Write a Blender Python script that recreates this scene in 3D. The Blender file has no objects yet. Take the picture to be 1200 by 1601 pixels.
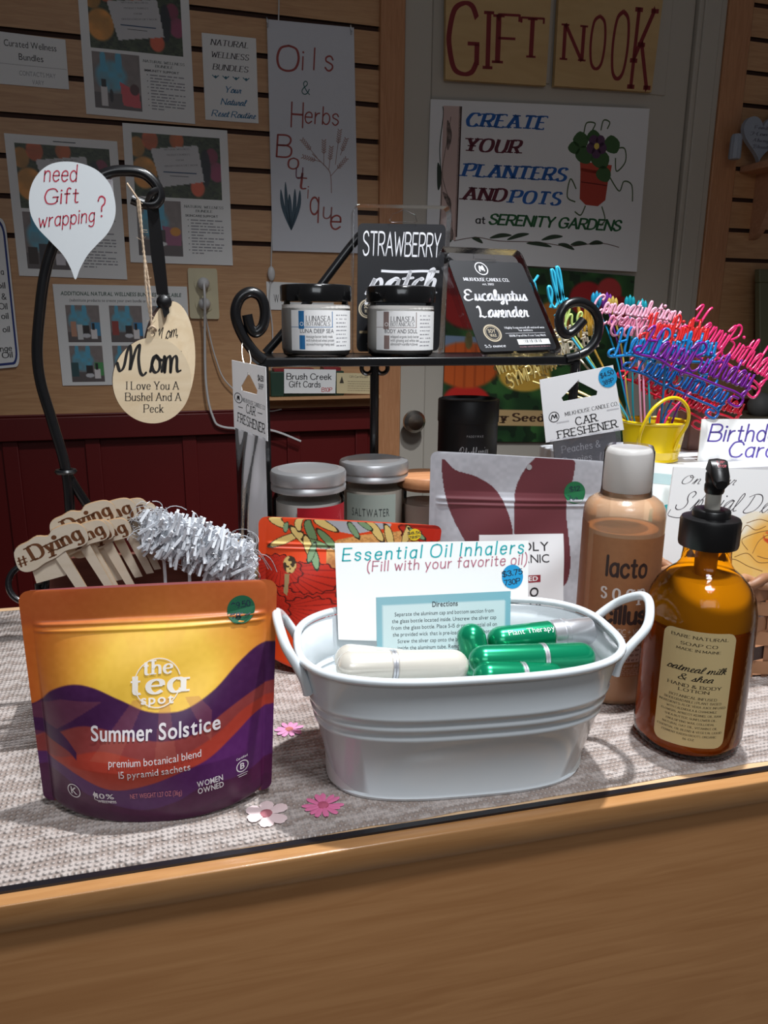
import bpy, math, random
import numpy as np
from mathutils import Vector, Matrix
from mathutils.geometry import tessellate_polygon

# ---------------------------------------------------------------- camera, world, lights, exposure
SC = bpy.context.scene
FPX, EYE = 1200.0, 0.30
def V3(*a): return np.array(a, float)
_p, _h, _r = math.asin(.2474), math.radians(14.5), math.radians(.487)
_hv = V3(math.sin(_h), math.cos(_h), 0); _r0 = V3(_hv[1], -_hv[0], 0); _Z = V3(0, 0, 1)
CF = math.cos(_p)*_hv - math.sin(_p)*_Z
_u0 = np.cross(_r0, CF)
CR = math.cos(_r)*_r0 + math.sin(_r)*_u0
CU = -math.sin(_r)*_r0 + math.cos(_r)*_u0
CAM = V3(0, 0, EYE)
cd = bpy.data.cameras.new('camera'); cam = bpy.data.objects.new('camera', cd); SC.collection.objects.link(cam)
cd.sensor_fit = 'VERTICAL'; cd.sensor_height = 36; cd.lens = 36*FPX/1601; cd.clip_start = .01
cam.matrix_world = Matrix(((CR[0], CU[0], -CF[0], CAM[0]), (CR[1], CU[1], -CF[1], CAM[1]), (CR[2], CU[2], -CF[2], CAM[2]), (0, 0, 0, 1)))
SC.camera = cam

wd = bpy.data.worlds.new('room_light'); SC.world = wd; wd.use_nodes = True
wd.node_tree.nodes['Background'].inputs[0].default_value = (.98, .96, 1.0, 1)
wd.node_tree.nodes['Background'].inputs[1].default_value = .062

def lamp(name, kind, loc, to, energy, color=(1, 1, 1), **kw):
    d = bpy.data.lights.new(name, kind); d.energy = energy; d.color = color
    for k, v in kw.items(): setattr(d, k, v)
    o = bpy.data.objects.new(name, d); SC.collection.objects.link(o)
    o.location = loc
    o.rotation_euler = (Vector(to)-Vector(loc)).to_track_quat('-Z', 'Y').to_euler()
    return o
lamp('track_spot', 'SPOT', (.42, .56, 1.38), (.45, .56, 0), 102, (.95, .98, 1.0), spot_size=math.radians(124), spot_blend=1.0, shadow_soft_size=.022)
lamp('front_fill_spot', 'SPOT', (.24, -.32, 1.70), (.40, .66, .14), 74, (.93, .96, 1), spot_size=math.radians(52), spot_blend=.6, shadow_soft_size=.16)  # added fill spot, brightens the faces turned to the camera
lamp('counter_front_fill', 'AREA', (-.15, -.95, 1.05), (.2, .40, -.15), 4.6, (.90, .95, 1), shape='RECTANGLE', size=.9, size_y=.5)  # added fill for the counter front and tub, not a real fixture
SC.view_settings.view_transform = 'Standard'; SC.view_settings.look = 'None'
SC.view_settings.exposure = 0.0; SC.view_settings.gamma = 1; SC.view_settings.use_curve_mapping = False
try:
    SC.cycles.use_denoising = True
    SC.cycles.transparent_max_bounces = 24
    SC.cycles.caustics_reflective = False; SC.cycles.caustics_refractive = False
except Exception: pass

# ---------------------------------------------------------------- where a pixel of the photo lies in the room
def ray(x, y): return CF + (x-600)/FPX*CR - (y-800.5)/FPX*CU
def on_z(x, y, z=0.):
    d = ray(x, y); return CAM + d*((z-EYE)/d[2])
def on_y(x, y, Y):
    d = ray(x, y); return CAM + d*(Y/d[1])
def on_x(x, y, X):
    d = ray(x, y); return CAM + d*(X/d[0])
def on_p(x, y, P, n):
    d = ray(x, y); return CAM + d*(((P-CAM)@n)/(d@n))
WA = math.radians(2.2); WU = V3(math.cos(WA), math.sin(WA), 0); WN = V3(-math.sin(WA), math.cos(WA), 0); WD = 1.83
def on_w(x, y, off=0.):
    d = ray(x, y); return CAM + d*((WD-off)/(d@WN))
def wall(U, z, off=0.): return WU*U + WN*(WD-off) + _Z*z
def wu(x, y): return float(on_w(x, y)@WU)
def wz(x, y): return float(on_w(x, y)[2])
def nrm(v): return np.asarray(v, float)/np.linalg.norm(v)

# ---------------------------------------------------------------- materials
def lin(c): 
    c = np.asarray(c, float)/255
    return np.where(c <= .04045, c/12.92, ((c+.055)/1.055)**2.4)
def l4(c): return tuple(float(x) for x in lin(c))+(1,)
MATS = {}
def mat(name, rgb, rough=.5, metal=0, vary=.05, scale=60, spec=.5, coat=0, bump=0, sss=0, trans=0, alpha=None):
    if name in MATS: return MATS[name]
    m = bpy.data.materials.new(name); m.use_nodes = True; nt = m.node_tree; b = nt.nodes['Principled BSDF']
    b.inputs['Roughness'].default_value = rough; b.inputs['Metallic'].default_value = metal
    b.inputs['Specular IOR Level'].default_value = spec; b.inputs['Coat Weight'].default_value = coat
    if trans: b.inputs['Transmission Weight'].default_value = trans
    tc = nt.nodes.new('ShaderNodeTexCoord'); nz = nt.nodes.new('ShaderNodeTexNoise')
    nz.inputs['Scale'].default_value = scale; nt.links.new(tc.outputs['Object'], nz.inputs['Vector'])
    mx = nt.nodes.new('ShaderNodeMix'); mx.data_type = 'RGBA'
    a = np.array(l4(rgb)); 
    mx.inputs[6].default_value = tuple(np.clip(a[:3]*(1-vary), 0, 1))+(1,); mx.inputs[7].default_value = tuple(np.clip(a[:3]*(1+vary), 0, 1))+(1,)
    nt.links.new(nz.outputs[0], mx.inputs[0]); nt.links.new(mx.outputs[2], b.inputs['Base Color'])
    if bump:
        bp = nt.nodes.new('ShaderNodeBump'); bp.inputs['Strength'].default_value = bump; bp.inputs['Distance'].default_value = .002
        nt.links.new(nz.outputs[0], bp.inputs['Height']); nt.links.new(bp.outputs[0], b.inputs['Normal'])
    MATS[name] = m; return m
def ink(rgb, rough=.6):
    return mat('ink_%d_%d_%d_%d' % (*rgb, int(rough*10)), rgb, rough, vary=.02)
def painted(name, rough=.5, coat=0, metal=0, spec=.5):
    if name in MATS: return MATS[name]
    m = bpy.data.materials.new(name); m.use_nodes = True; nt = m.node_tree; b = nt.nodes['Principled BSDF']
    at = nt.nodes.new('ShaderNodeAttribute'); at.attribute_name = 'print'
    nt.links.new(at.outputs['Color'], b.inputs['Base Color'])
    b.inputs['Roughness'].default_value = rough; b.inputs['Coat Weight'].default_value = coat; b.inputs['Metallic'].default_value = metal
    b.inputs['Specular IOR Level'].default_value = spec
    MATS[name] = m; return m
def film(name, tint=(255, 255, 255), rough=.06, gloss=.5, haze=0., hazecol=(235, 235, 240)):
    """thin clear plastic or glass skin: see-through tint plus a Fresnel gloss, and a little haze"""
    if name in MATS: return MATS[name]
    m = bpy.data.materials.new(name); m.use_nodes = True; nt = m.node_tree; nt.nodes.remove(nt.nodes['Principled BSDF'])
    out = nt.nodes['Material Output']; tr = nt.nodes.new('ShaderNodeBsdfTransparent'); tr.inputs[0].default_value = l4(tint)
    gl = nt.nodes.new('ShaderNodeBsdfGlossy'); gl.inputs['Roughness'].default_value = rough
    df = nt.nodes.new('ShaderNodeBsdfDiffuse'); df.inputs[0].default_value = l4(hazecol)
    fr = nt.nodes.new('ShaderNodeFresnel'); fr.inputs[0].default_value = 1.0+gloss
    nz = nt.nodes.new('ShaderNodeTexNoise'); nz.inputs['Scale'].default_value = 40
    bp = nt.nodes.new('ShaderNodeBump'); bp.inputs['Strength'].default_value = .08; bp.inputs['Distance'].default_value = .002
    nt.links.new(nz.outputs[0], bp.inputs['Height']); nt.links.new(bp.outputs[0], gl.inputs['Normal'])
    m1 = nt.nodes.new('ShaderNodeMixShader'); m2 = nt.nodes.new('ShaderNodeMixShader')
    m1.inputs[0].default_value = haze; nt.links.new(tr.outputs[0], m1.inputs[1]); nt.links.new(df.outputs[0], m1.inputs[2])
    nt.links.new(fr.outputs[0], m2.inputs[0]); nt.links.new(m1.outputs[0], m2.inputs[1]); nt.links.new(gl.outputs[0], m2.inputs[2])
    nt.links.new(m2.outputs[0], out.inputs[0])
    MATS[name] = m; return m
def translucent(name, rgb, trcol, fac=.5, rough=.35, gloss=.08):
    if name in MATS: return MATS[name]
    m = bpy.data.materials.new(name); m.use_nodes = True; nt = m.node_tree; b = nt.nodes['Principled BSDF']; out = nt.nodes['Material Output']
    b.inputs['Base Color'].default_value = l4(rgb); b.inputs['Roughness'].default_value = rough
    t = nt.nodes.new('ShaderNodeBsdfTranslucent'); t.inputs[0].default_value = l4(trcol)
    mx = nt.nodes.new('ShaderNodeMixShader'); mx.inputs[0].default_value = fac
    nt.links.new(b.outputs[0], mx.inputs[1]); nt.links.new(t.outputs[0], mx.inputs[2]); nt.links.new(mx.outputs[0], out.inputs[0])
    MATS[name] = m; return m
def wood(name, c1, c2, axis=0, scale=14, rough=.45, stretch=14, coat=0):
    if name in MATS: return MATS[name]
    m = bpy.data.materials.new(name); m.use_nodes = True; nt = m.node_tree; b = nt.nodes['Principled BSDF']
    tc = nt.nodes.new('ShaderNodeTexCoord'); mp = nt.nodes.new('ShaderNodeMapping')
    sc = [stretch]*3; sc[axis] = 1.0; mp.inputs['Scale'].default_value = sc
    nt.links.new(tc.outputs['Object'], mp.inputs[0])
    nz = nt.nodes.new('ShaderNodeTexNoise'); nz.inputs['Scale'].default_value = scale; nz.inputs['Detail'].default_value = 5; nz.inputs['Distortion'].default_value = 1.2
    nt.links.new(mp.outputs[0], nz.inputs[0])
    cr = nt.nodes.new('ShaderNodeValToRGB'); cr.color_ramp.elements[0].position = .3; cr.color_ramp.elements[1].position = .72
    cr.color_ramp.elements[0].color = l4(c1); cr.color_ramp.elements[1].color = l4(c2)
    nt.links.new(nz.outputs[0], cr.inputs[0]); nt.links.new(cr.outputs[0], b.inputs['Base Color'])
    b.inputs['Roughness'].default_value = rough; b.inputs['Coat Weight'].default_value = coat
    MATS[name] = m; return m

# ---------------------------------------------------------------- meshes
ORG = {}
def tag(o, label=None, cat=None, group=None, kind=None):
    if label: o['label'] = label
    if cat: o['category'] = cat
    if group: o['group'] = group
    if kind: o['kind'] = kind
    return o
def thing(name, loc, label, cat, group=None):
    o = bpy.data.objects.new(name, None); SC.collection.objects.link(o); o.empty_display_size = .02
    loc = np.asarray(loc, float); o.location = loc; ORG[o.name] = loc
    return tag(o, label, cat, group)
class MB:
    def __init__(s): s.v = []; s.f = []; s.m = []; s.flat = []
    def add(s, vs, fs, mi=0):
        b = len(s.v); s.v.extend([tuple(map(float, p)) for p in vs])
        for f in fs: s.f.append([b+i for i in f]); s.m.append(mi)
        return s
    def grid(s, P, mi=0, cu=False, cv=False, skip=None):
        nv, nu = len(P), len(P[0]); vs = [p for row in P for p in row]; fs = []
        for j in range(nv if cv else nv-1):
            for i in range(nu if cu else nu-1):
                if skip and skip(i, j): continue
                a, b = j*nu+i, j*nu+(i+1) % nu; c, d = ((j+1) % nv)*nu+(i+1) % nu, ((j+1) % nv)*nu+i
                fs.append((a, b, c, d))
        return s.add(vs, fs, mi)
    def box(s, c, sz, rot=0., mi=0, ax=None):
        c = np.asarray(c, float); h = np.asarray(sz, float)/2
        if ax is None:
            ca, sa = math.cos(rot), math.sin(rot); ax = (V3(ca, sa, 0), V3(-sa, ca, 0), V3(0, 0, 1))
        vs = [c+ax[0]*h[0]*i+ax[1]*h[1]*j+ax[2]*h[2]*k for k in (-1, 1) for j in (-1, 1) for i in (-1, 1)]
        return s.add(vs, [(0, 2, 3, 1), (4, 5, 7, 6), (0, 1, 5, 4), (2, 6, 7, 3), (0, 4, 6, 2), (1, 3, 7, 5)], mi)
    def lathe(s, prof, o=(0, 0, 0), ax=(0, 0, 1), seg=40, mi=0, sx=1., sy=1., rfun=None, mis=None):
        o = np.asarray(o, float); a = nrm(ax); t = V3(1, 0, 0) if abs(a[2]) > .9 else V3(0, 0, 1)
        e1 = nrm(t-a*(t@a)); e2 = np.cross(a, e1); rows = []
        for r, z in prof:
            row = []
            for i in range(seg):
                th = 2*math.pi*i/seg; rr = r*(rfun(th, z) if rfun else 1)
                row.append(o+a*z+e1*rr*math.cos(th)*sx+e2*rr*math.sin(th)*sy)
            rows.append(row)
        if mis is None: s.grid(rows, mi, cu=True)
        else:
            for k in range(len(rows)-1): s.grid(rows[k:k+2], mis[k], cu=True)
        for k, fl in ((0, True), (-1, False)):
            if prof[k][0] > 1e-6:
                f = list(range(seg)); s.add(rows[k], [f[::-1] if fl else f], mi if mis is None else mis[0 if k == 0 else -1])
        return s
    def tube(s, pts, r, seg=8, mi=0, closed=False, rr=None, flat=1., nz=None):
        pts = [np.asarray(p, float) for p in pts]; n = len(pts)
        if n < 2: return s
        T = []
        for i in range(n):
            a = pts[(i-1) % n if closed else max(i-1, 0)]; b = pts[(i+1) % n if closed else min(i+1, n-1)]
            d = b-a; L = np.linalg.norm(d); T.append(d/L if L > 1e-12 else V3(0, 0, 1))
        e = np.cross(T[0], V3(0, 0, 1) if nz is None else nz)
        if np.linalg.norm(e) < 1e-3: e = np.cross(T[0], V3(1, 0, 0))
        e = nrm(e); rows = []
        for i in range(n):
            e = e-T[i]*(e@T[i]); L = np.linalg.norm(e); e = e/L if L > 1e-9 else nrm(np.cross(T[i], V3(1, .3, .2)))
            g = np.cross(T[i], e); q = r if rr is None else rr[i]
            rows.append([pts[i]+e*q*math.cos(2*math.pi*k/seg)+g*q*flat*math.sin(2*math.pi*k/seg) for k in range(seg)])
        s.grid(rows, mi, cu=True, cv=closed)
        if not closed:
            f = list(range(seg)); s.add(rows[0], [f[::-1]], mi); s.add(rows[-1], [f], mi)
        return s
    def prism(s, poly, fn, d0, d1, mi=0, mis=None):
        """2-D outline -> solid between depths d0 and d1; fn(x, y, d) gives the place"""
        n = len(poly); A = [fn(x, y, d0) for x, y in poly]; B = [fn(x, y, d1) for x, y in poly]
        tri = tessellate_polygon([[Vector((x, y, 0)) for x, y in poly]])
        ms = mi if mis is None else mis
        s.add(A, [tuple(t) for t in tri], mi); s.add(B, [tuple(t)[::-1] for t in tri], mi)
        s.add(A+B, [(i, (i+1) % n, n+(i+1) % n, n+i) for i in range(n)], ms); return s
    def ellipsoid(s, c, r, seg=16, mi=0, ax=None):
        c = np.asarray(c, float); ax = ax or (V3(1, 0, 0), V3(0, 1, 0), V3(0, 0, 1)); n = max(6, seg//2); rows = []
        for j in range(n+1):
            ph = math.pi*j/n; rows.append([c+ax[0]*r[0]*math.sin(ph)*math.cos(2*math.pi*i/seg)+ax[1]*r[1]*math.sin(ph)*math.sin(2*math.pi*i/seg)-ax[2]*r[2]*math.cos(ph) for i in range(seg)])
        return s.grid(rows, mi, cu=True)
    def build(s, name, mats, parent=None, loc=None, smooth=35, bevel=0, col=None, bseg=2):
        if not isinstance(mats, (list, tuple)): mats = [mats]
        me = bpy.data.meshes.new(name)
        if parent is not None: o0 = ORG[parent.name]
        elif loc is not None: o0 = np.asarray(loc, float)
        else:
            a = np.array(s.v); o0 = V3(*((a.min(0)+a.max(0))/2)[:2], a[:, 2].min())
        me.from_pydata([tuple(np.asarray(p)-o0) for p in s.v], [], s.f)
        for m in mats: me.materials.append(m)
        me.polygons.foreach_set('material_index', s.m)
        if smooth:
            me.polygons.foreach_set('use_smooth', [True]*len(me.polygons)); me.update()
            me.set_sharp_from_angle(angle=math.radians(smooth))
        if col is not None:
            ca = me.color_attributes.new('print', 'FLOAT_COLOR', 'POINT')
            buf = np.ones((len(me.vertices), 4), np.float32); buf[:len(col), :3] = col; ca.data.foreach_set('color', buf.ravel())
        me.update()
        o = bpy.data.objects.new(name, me); SC.collection.objects.link(o)
        if bevel:
            b = o.modifiers.new('bevel', 'BEVEL'); b.width = bevel; b.segments = bseg; b.limit_method = 'ANGLE'; b.angle_limit = math.radians(40)
        if parent is not None: o.parent = parent; ORG[o.name] = o0
        else: o.location = o0; ORG[o.name] = o0
        return o
def copy_thing(o, delta):
    """a thing with copies of its parts and sub-parts, moved by delta"""
    def rec(a, par):
        c = a.copy(); SC.collection.objects.link(c); c.parent = par; ORG[c.name] = ORG[a.name]
        for ch in a.children: rec(ch, c)
        return c
    c = rec(o, None); c.location = Vector(o.location)+Vector(delta); ORG[c.name] = ORG[o.name]+np.asarray(delta, float)
    return c
def spline(pts, n=8, closed=False):
    P = [np.asarray(p, float) for p in pts]; N = len(P); out = []
    for i in range(N if closed else N-1):
        if closed: a, b, c, d = P[(i-1) % N], P[i], P[(i+1) % N], P[(i+2) % N]
        else: a, b, c, d = P[max(i-1, 0)], P[i], P[i+1], P[min(i+2, N-1)]
        for k in range(n):
            t = k/n
            out.append(.5*((2*b)+(c-a)*t+(2*a-5*b+4*c-d)*t*t+(3*b-a-3*c+d)*t**3))
    if not closed: out.append(P[-1])
    return out
def rrect(w, h, r, n=5, x0=0., y0=0.):
    o = []
    for cx, cy, a in ((w-r, h-r, 0), (r, h-r, 90), (r, r, 180), (w-r, r, 270)):
        for k in range(n+1):
            t = math.radians(a+90*k/n); o.append((x0+cx+r*math.cos(t), y0+cy+r*math.sin(t)))
    return o

# ---------------------------------------------------------------- lettering
GL = {
'A': '70|l0,0 35,100;l35,100 70,0;t13,36 57,36', 'B': '62|l0,0 0,100;s0,100 38,100 56,88 56,68 40,54 0,53;s0,53 42,53 62,40 62,14 44,0 0,0',
'C': '68|s66,80 56,96 36,100 14,92 0,60 0,38 14,8 36,0 56,4 68,20', 'D': '68|l0,0 0,100;s0,100 34,100 60,84 68,50 60,16 34,0 0,0',
'E': '52|l0,0 0,100;l0,100 52,100;l0,0 52,0;t0,52 42,52', 'F': '50|l0,0 0,100;l0,100 50,100;t0,52 42,52',
'G': '72|s68,80 56,96 36,100 12,90 0,60 0,38 12,8 36,0 58,4 70,18;t70,14 70,44;t46,44 76,44', 'H': '66|l0,0 0,100;l66,0 66,100;t0,52 66,52',
'I': '8|l4,0 4,100', 'J': '40|s36,100 36,20 26,2 10,2 0,20', 'K': '62|l0,0 0,100;l58,100 0,38;l22,58 62,0', 'L': '50|l0,100 0,0;l0,0 50,0',
'M': '80|l0,0 4,100;t4,100 40,16 76,100;l76,100 80,0', 'N': '66|l0,0 0,100;t0,100 66,0;l66,0 66,100',
'O': '76|s38,100 10,88 0,50 10,12 38,0 66,12 76,50 66,88 38,100', 'P': '58|l0,0 0,100;s0,100 36,100 58,90 58,62 38,48 0,47',
'Q': '76|s38,100 10,88 0,50 10,12 38,0 66,12 76,50 66,88 38,100;t46,22 78,-8', 'R': '62|l0,0 0,100;s0,100 36,100 58,90 58,62 38,48 0,47;l30,47 62,0',
'S': '56|s52,84 42,98 22,100 4,88 4,66 22,54 40,46 56,32 54,12 36,0 14,1 0,18', 'T': '64|l0,100 64,100;l32,100 32,0',
'U': '64|s0,100 0,60 1,26 14,3 32,0 50,3 63,26 64,60 64,100', 'V': '66|l0,100 33,0;l33,0 66,100', 'W': '92|l0,100 22,0;t22,0 46,80 70,0;l70,0 92,100',
'X': '62|l0,100 62,0;l62,100 0,0', 'Y': '62|l0,100 31,46;l62,100 31,46;l31,46 31,0', 'Z': '58|l0,100 58,100;t58,100 0,0;l0,0 58,0',
'a': '44|s42,50 32,63 16,62 3,46 2,22 12,3 28,3 42,18;l42,64 42,0', 'b': '46|l2,100 2,0;s2,44 16,62 32,62 44,46 44,20 32,2 16,2 2,18',
'c': '42|s41,50 32,62 18,63 3,48 2,20 14,2 30,1 42,14', 'd': '46|l44,100 44,0;s44,44 30,62 14,62 2,46 2,20 14,2 30,2 44,18',
'e': '44|t2,35 43,35;s43,35 40,56 24,64 7,54 1,32 8,8 24,0 42,12', 'f': '32|s32,94 22,100 13,88 12,60 12,0;t0,62 28,62',
'g': '44|s42,50 32,63 16,62 3,46 2,24 12,6 28,6 42,20;s42,64 42,20 42,-10 34,-27 18,-30 4,-22', 'h': '44|l2,100 2,0;s2,40 14,60 30,62 40,48 41,0',
'i': '6|l3,64 3,0;d3,86', 'j': '14|s10,64 10,-12 2,-28 -8,-24;d10,86', 'k': '42|l2,100 2,0;l38,64 2,24;l14,38 40,0', 'l': '6|l3,100 3,0',
'm': '70|l2,64 2,0;s2,40 12,60 24,62 34,48 35,0;s35,42 46,60 58,62 67,48 68,0', 'n': '44|l2,64 2,0;s2,40 14,60 30,62 40,48 41,0',
'o': '46|s23,64 6,54 1,32 6,9 23,0 40,9 45,32 40,54 23,64', 'p': '46|l2,64 2,-30;s2,44 16,62 32,62 44,46 44,20 32,2 16,2 2,18',
'q': '46|l44,64 44,-30;s44,44 30,62 14,62 2,46 2,20 14,2 30,2 44,18', 'r': '30|l2,64 2,0;s2,36 12,56 28,62',
's': '38|s36,50 28,62 16,64 3,56 4,42 18,35 34,26 36,12 24,0 12,1 1,12', 't': '30|s13,88 13,40 13,14 18,2 29,4;t0,62 28,62',
'u': '44|s2,64 2,24 6,6 18,0 32,6 42,24;l42,64 42,0', 'v': '42|l0,64 21,0;l21,0 42,64', 'w': '62|l0,64 16,0;t16,0 31,52 46,0;l46,0 62,64',
'x': '40|l0,64 40,0;l40,64 0,0', 'y': '42|l0,64 21,4;l42,64 10,-30', 'z': '40|l2,64 38,64;t38,64 0,0;l0,0 40,0',
'0': '50|s25,100 6,86 0,50 6,14 25,0 44,14 50,50 44,86 25,100', '1': '20|t2,82 14,100;l14,100 14,0', '2': '48|s2,78 10,96 26,100 44,90 46,70 34,46 0,0;l0,0 48,0',
'3': '48|s2,84 14,98 32,98 44,84 40,62 20,53;s20,53 42,46 48,24 36,4 16,0 0,14', '4': '50|l34,0 34,100;t34,100 0,30 50,30',
'5': '48|t44,100 8,100 4,56;s4,56 22,64 42,54 48,30 36,6 14,0 0,12', '6': '48|s42,94 24,90 6,62 2,28 12,4 30,0 46,16 44,42 28,54 8,42 2,28', '7': '46|l0,100 46,100;t46,100 14,0',
'8': '48|s24,54 6,64 6,88 24,100 42,88 42,64 24,54 4,42 2,14 24,0 46,14 44,42 24,54', '9': '48|s46,72 40,48 20,44 2,60 4,86 22,100 40,92 46,72 42,36 28,6 10,4',
'.': '6|d3,4', ',': '8|t5,6 0,-14', "'": '6|t3,100 2,80', '-': '30|t2,36 28,36', '+': '44|t22,60 22,12;t-2,36 46,36', ':': '6|d3,48;d3,6',
'&': '68|s66,0 40,26 12,72 16,94 30,100 42,90 40,72 10,44 0,22 10,4 30,0 50,14 62,40', '$': '56|s52,84 42,98 22,100 4,88 4,66 22,54 40,46 56,32 54,12 36,0 14,1 0,18;t28,112 28,-12',
'#': '60|t18,96 8,4;t46,96 36,4;t0,66 60,66;t-2,34 56,34', '%': '70|t60,100 8,0;s14,100 0,86 0,70 14,56 28,70 28,86 14,100;s54,44 40,30 40,14 54,0 68,14 68,30 54,44',
'?': '44|s2,78 10,96 26,100 42,88 40,66 24,50 22,28;d22,4', '!': '6|t3,100 3,28;d3,4', '(': '20|s18,112 4,84 0,45 4,6 18,-22', ')': '20|s0,112 14,84 18,45 14,6 0,-22',
'/': '40|t0,-8 38,106', '|': '4|t2,100 2,-20', '_': '40|t0,-10 40,-10', '=': '40|t0,48 40,48;t0,26 40,26',
}
CU_ = {
'a': '56|s0,4 10,26 26,54 40,60 28,64 10,48 6,20 16,2 30,10 42,40 44,62 43,26 46,6 56,6', 'b': '46|s0,4 14,40 24,84 18,100 10,84 8,30 14,4 28,2 38,20 34,44 30,46 46,40',
'c': '42|s0,4 8,34 22,60 34,58 28,64 12,52 6,26 14,4 28,0 42,8', 'd': '58|s0,4 10,26 26,54 38,60 26,64 10,48 6,20 16,2 30,10 42,44 48,100 44,30 48,6 58,6',
'e': '38|s0,6 14,20 28,44 24,62 14,58 8,34 12,8 24,0 38,8', 'f': '40|s0,4 16,44 27,88 20,102 13,84 12,20 12,-24 18,-34 22,-18 16,2 26,6 40,8',
'g': '54|s0,4 10,26 26,54 40,60 28,64 10,48 6,22 16,4 30,12 42,44 44,60 42,-10 34,-32 22,-30 26,-14 54,8', 'h': '52|s0,4 14,40 24,86 18,102 10,84 8,2;s8,2 12,36 26,60 36,54 36,20 40,4 52,8',
'i': '26|s0,4 12,40 14,62 12,24 16,4 26,8;d16,84', 'k': '50|s0,4 14,40 24,86 18,102 10,84 8,2;s8,2 14,36 28,60 36,52 28,34 14,32 28,24 38,4 50,8',
'l': '28|s0,4 16,44 26,88 18,102 10,80 8,24 14,4 28,8', 'm': '78|s0,4 8,40 12,60 12,2;s12,2 18,44 30,60 36,48 36,2;s36,2 42,44 54,60 62,50 62,18 66,4 78,8',
'n': '54|s0,4 8,40 12,60 12,2;s12,2 18,44 30,60 38,50 38,18 42,4 54,8', 'o': '46|s0,4 10,40 24,62 12,56 6,28 14,4 28,2 38,20 36,48 24,62 32,50 46,46',
'p': '54|s0,4 12,44 16,62 12,20 8,-34;s10,10 18,46 32,62 42,46 40,18 28,2 16,6;s28,2 42,2 54,8', 'r': '40|s0,4 10,40 14,62 20,54 32,56 28,30 30,6 40,8',
's': '38|s0,4 12,34 22,62 24,44 30,20 24,2 10,2;s24,2 30,2 38,8', 't': '34|s0,4 12,40 20,92 16,40 14,14 20,2 34,8;t2,62 34,66',
'u': '52|s0,4 8,40 12,62 10,24 16,2 28,8 38,40 40,62 38,22 42,4 52,8', 'v': '44|s0,4 8,44 12,60 18,6 22,2 34,40 34,60 44,54',
'y': '52|s0,4 8,40 12,62 10,26 16,6 28,12 38,44 40,62 38,-10 30,-34 18,-30 24,-14 52,8',
'M': '100|s-14,34 -4,6 12,22 24,74 36,98 40,60 36,10 46,44 60,86 74,100 70,50 76,4 88,-10 100,0', 'H': '84|s-14,78 4,100 20,98 14,50 2,4 -14,-10 -24,-2;s84,110 70,96 62,54 60,12 70,-4 84,4;s6,46 40,52 66,56',
'B': '72|s-16,74 0,98 18,100 12,50 2,0 -16,-14;s-6,78 24,110 56,104 62,78 24,54;s24,54 66,48 66,14 36,-4 6,10', 'E': '60|s58,84 44,100 22,98 10,80 18,60 38,54 14,50 0,28 8,6 30,0 60,14',
'C': '66|s54,74 64,92 50,104 24,92 4,54 6,18 24,0 46,4 66,20', 'L': '60|s0,88 10,100 20,80 18,30 8,4 24,10 44,0 60,8', 'S': '60|s52,70 58,92 42,104 26,88 30,64 44,40 40,12 20,0 0,8 -6,26', 'D': '80|s20,92 16,40 6,4 30,-4 66,16 78,58 58,94 24,100 -6,84',
'T': '66|s-4,70 6,96 30,92 66,104;s38,94 30,40 20,4 4,0', 'W': '96|s0,88 14,100 16,40 26,0 44,50 50,84 52,20 62,0 84,60 96,104', 'G': '70|s58,74 66,92 50,104 24,92 4,54 6,18 24,0 46,6 60,40;s60,44 58,-10 40,-34 20,-26', 'O': '70|s44,98 16,86 4,46 14,8 40,0 62,24 64,64 48,92 36,84 52,70 70,80', 'A': '70|s0,2 20,30 44,90 52,100 52,50 56,6 70,6;s10,36 40,44 62,40', 'P': '64|s-8,70 6,96 20,98 14,50 4,0;s-2,80 26,108 58,100 60,70 40,50 16,50',
}
def _parse(d):
    out = {}
    for k, s in d.items():
        w, st = s.split('|'); L = []
        for q in st.split(';'):
            pts = [tuple(float(c)/100 for c in p.split(',')) for p in q[1:].split()]
            L.append((q[0], pts))
        out[k] = (float(w)/100, L)
    return out
G1 = _parse(GL); G2 = _parse(CU_)
# sans: the glyphs of the built-in typeface
def _sans():
    out = {}; objs = []
    for bold in (0, 1):
        for ch in "ABCDEFGHIJKLMNOPQRSTUVWXYZabcdefghijklmnopqrstuvwxyz0123456789.,'-+&$#%?!():/|®™*":
            cu = bpy.data.curves.new('glyph', 'FONT'); cu.body = ch; cu.resolution_u = 4; cu.offset = .018*bold
            o = bpy.data.objects.new('glyph', cu); SC.collection.objects.link(o); objs.append((bold, ch, o))
    dg = bpy.context.evaluated_depsgraph_get(); dg.update()
    for bold, ch, o in objs:
        me = o.evaluated_get(dg).to_mesh()
        v = np.array([x.co[:2] for x in me.vertices]) if len(me.vertices) else np.zeros((0, 2)); f = [tuple(p.vertices) for p in me.polygons]
        out[(bold, ch)] = (v, f); o.evaluated_get(dg).to_mesh_clear()
    for _, _, o in objs:
        c = o.data; bpy.data.objects.remove(o); bpy.data.curves.remove(c)
    h = out[(0, 'H')][0]; H = h[:, 1].max()
    for k, (v, f) in out.items():
        if len(v): v = v/H; x0 = v[:, 0].min(); v = v-np.array([x0, 0]); out[k] = (v, f, v[:, 0].max())
    return out
SANS = _sans()
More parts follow.
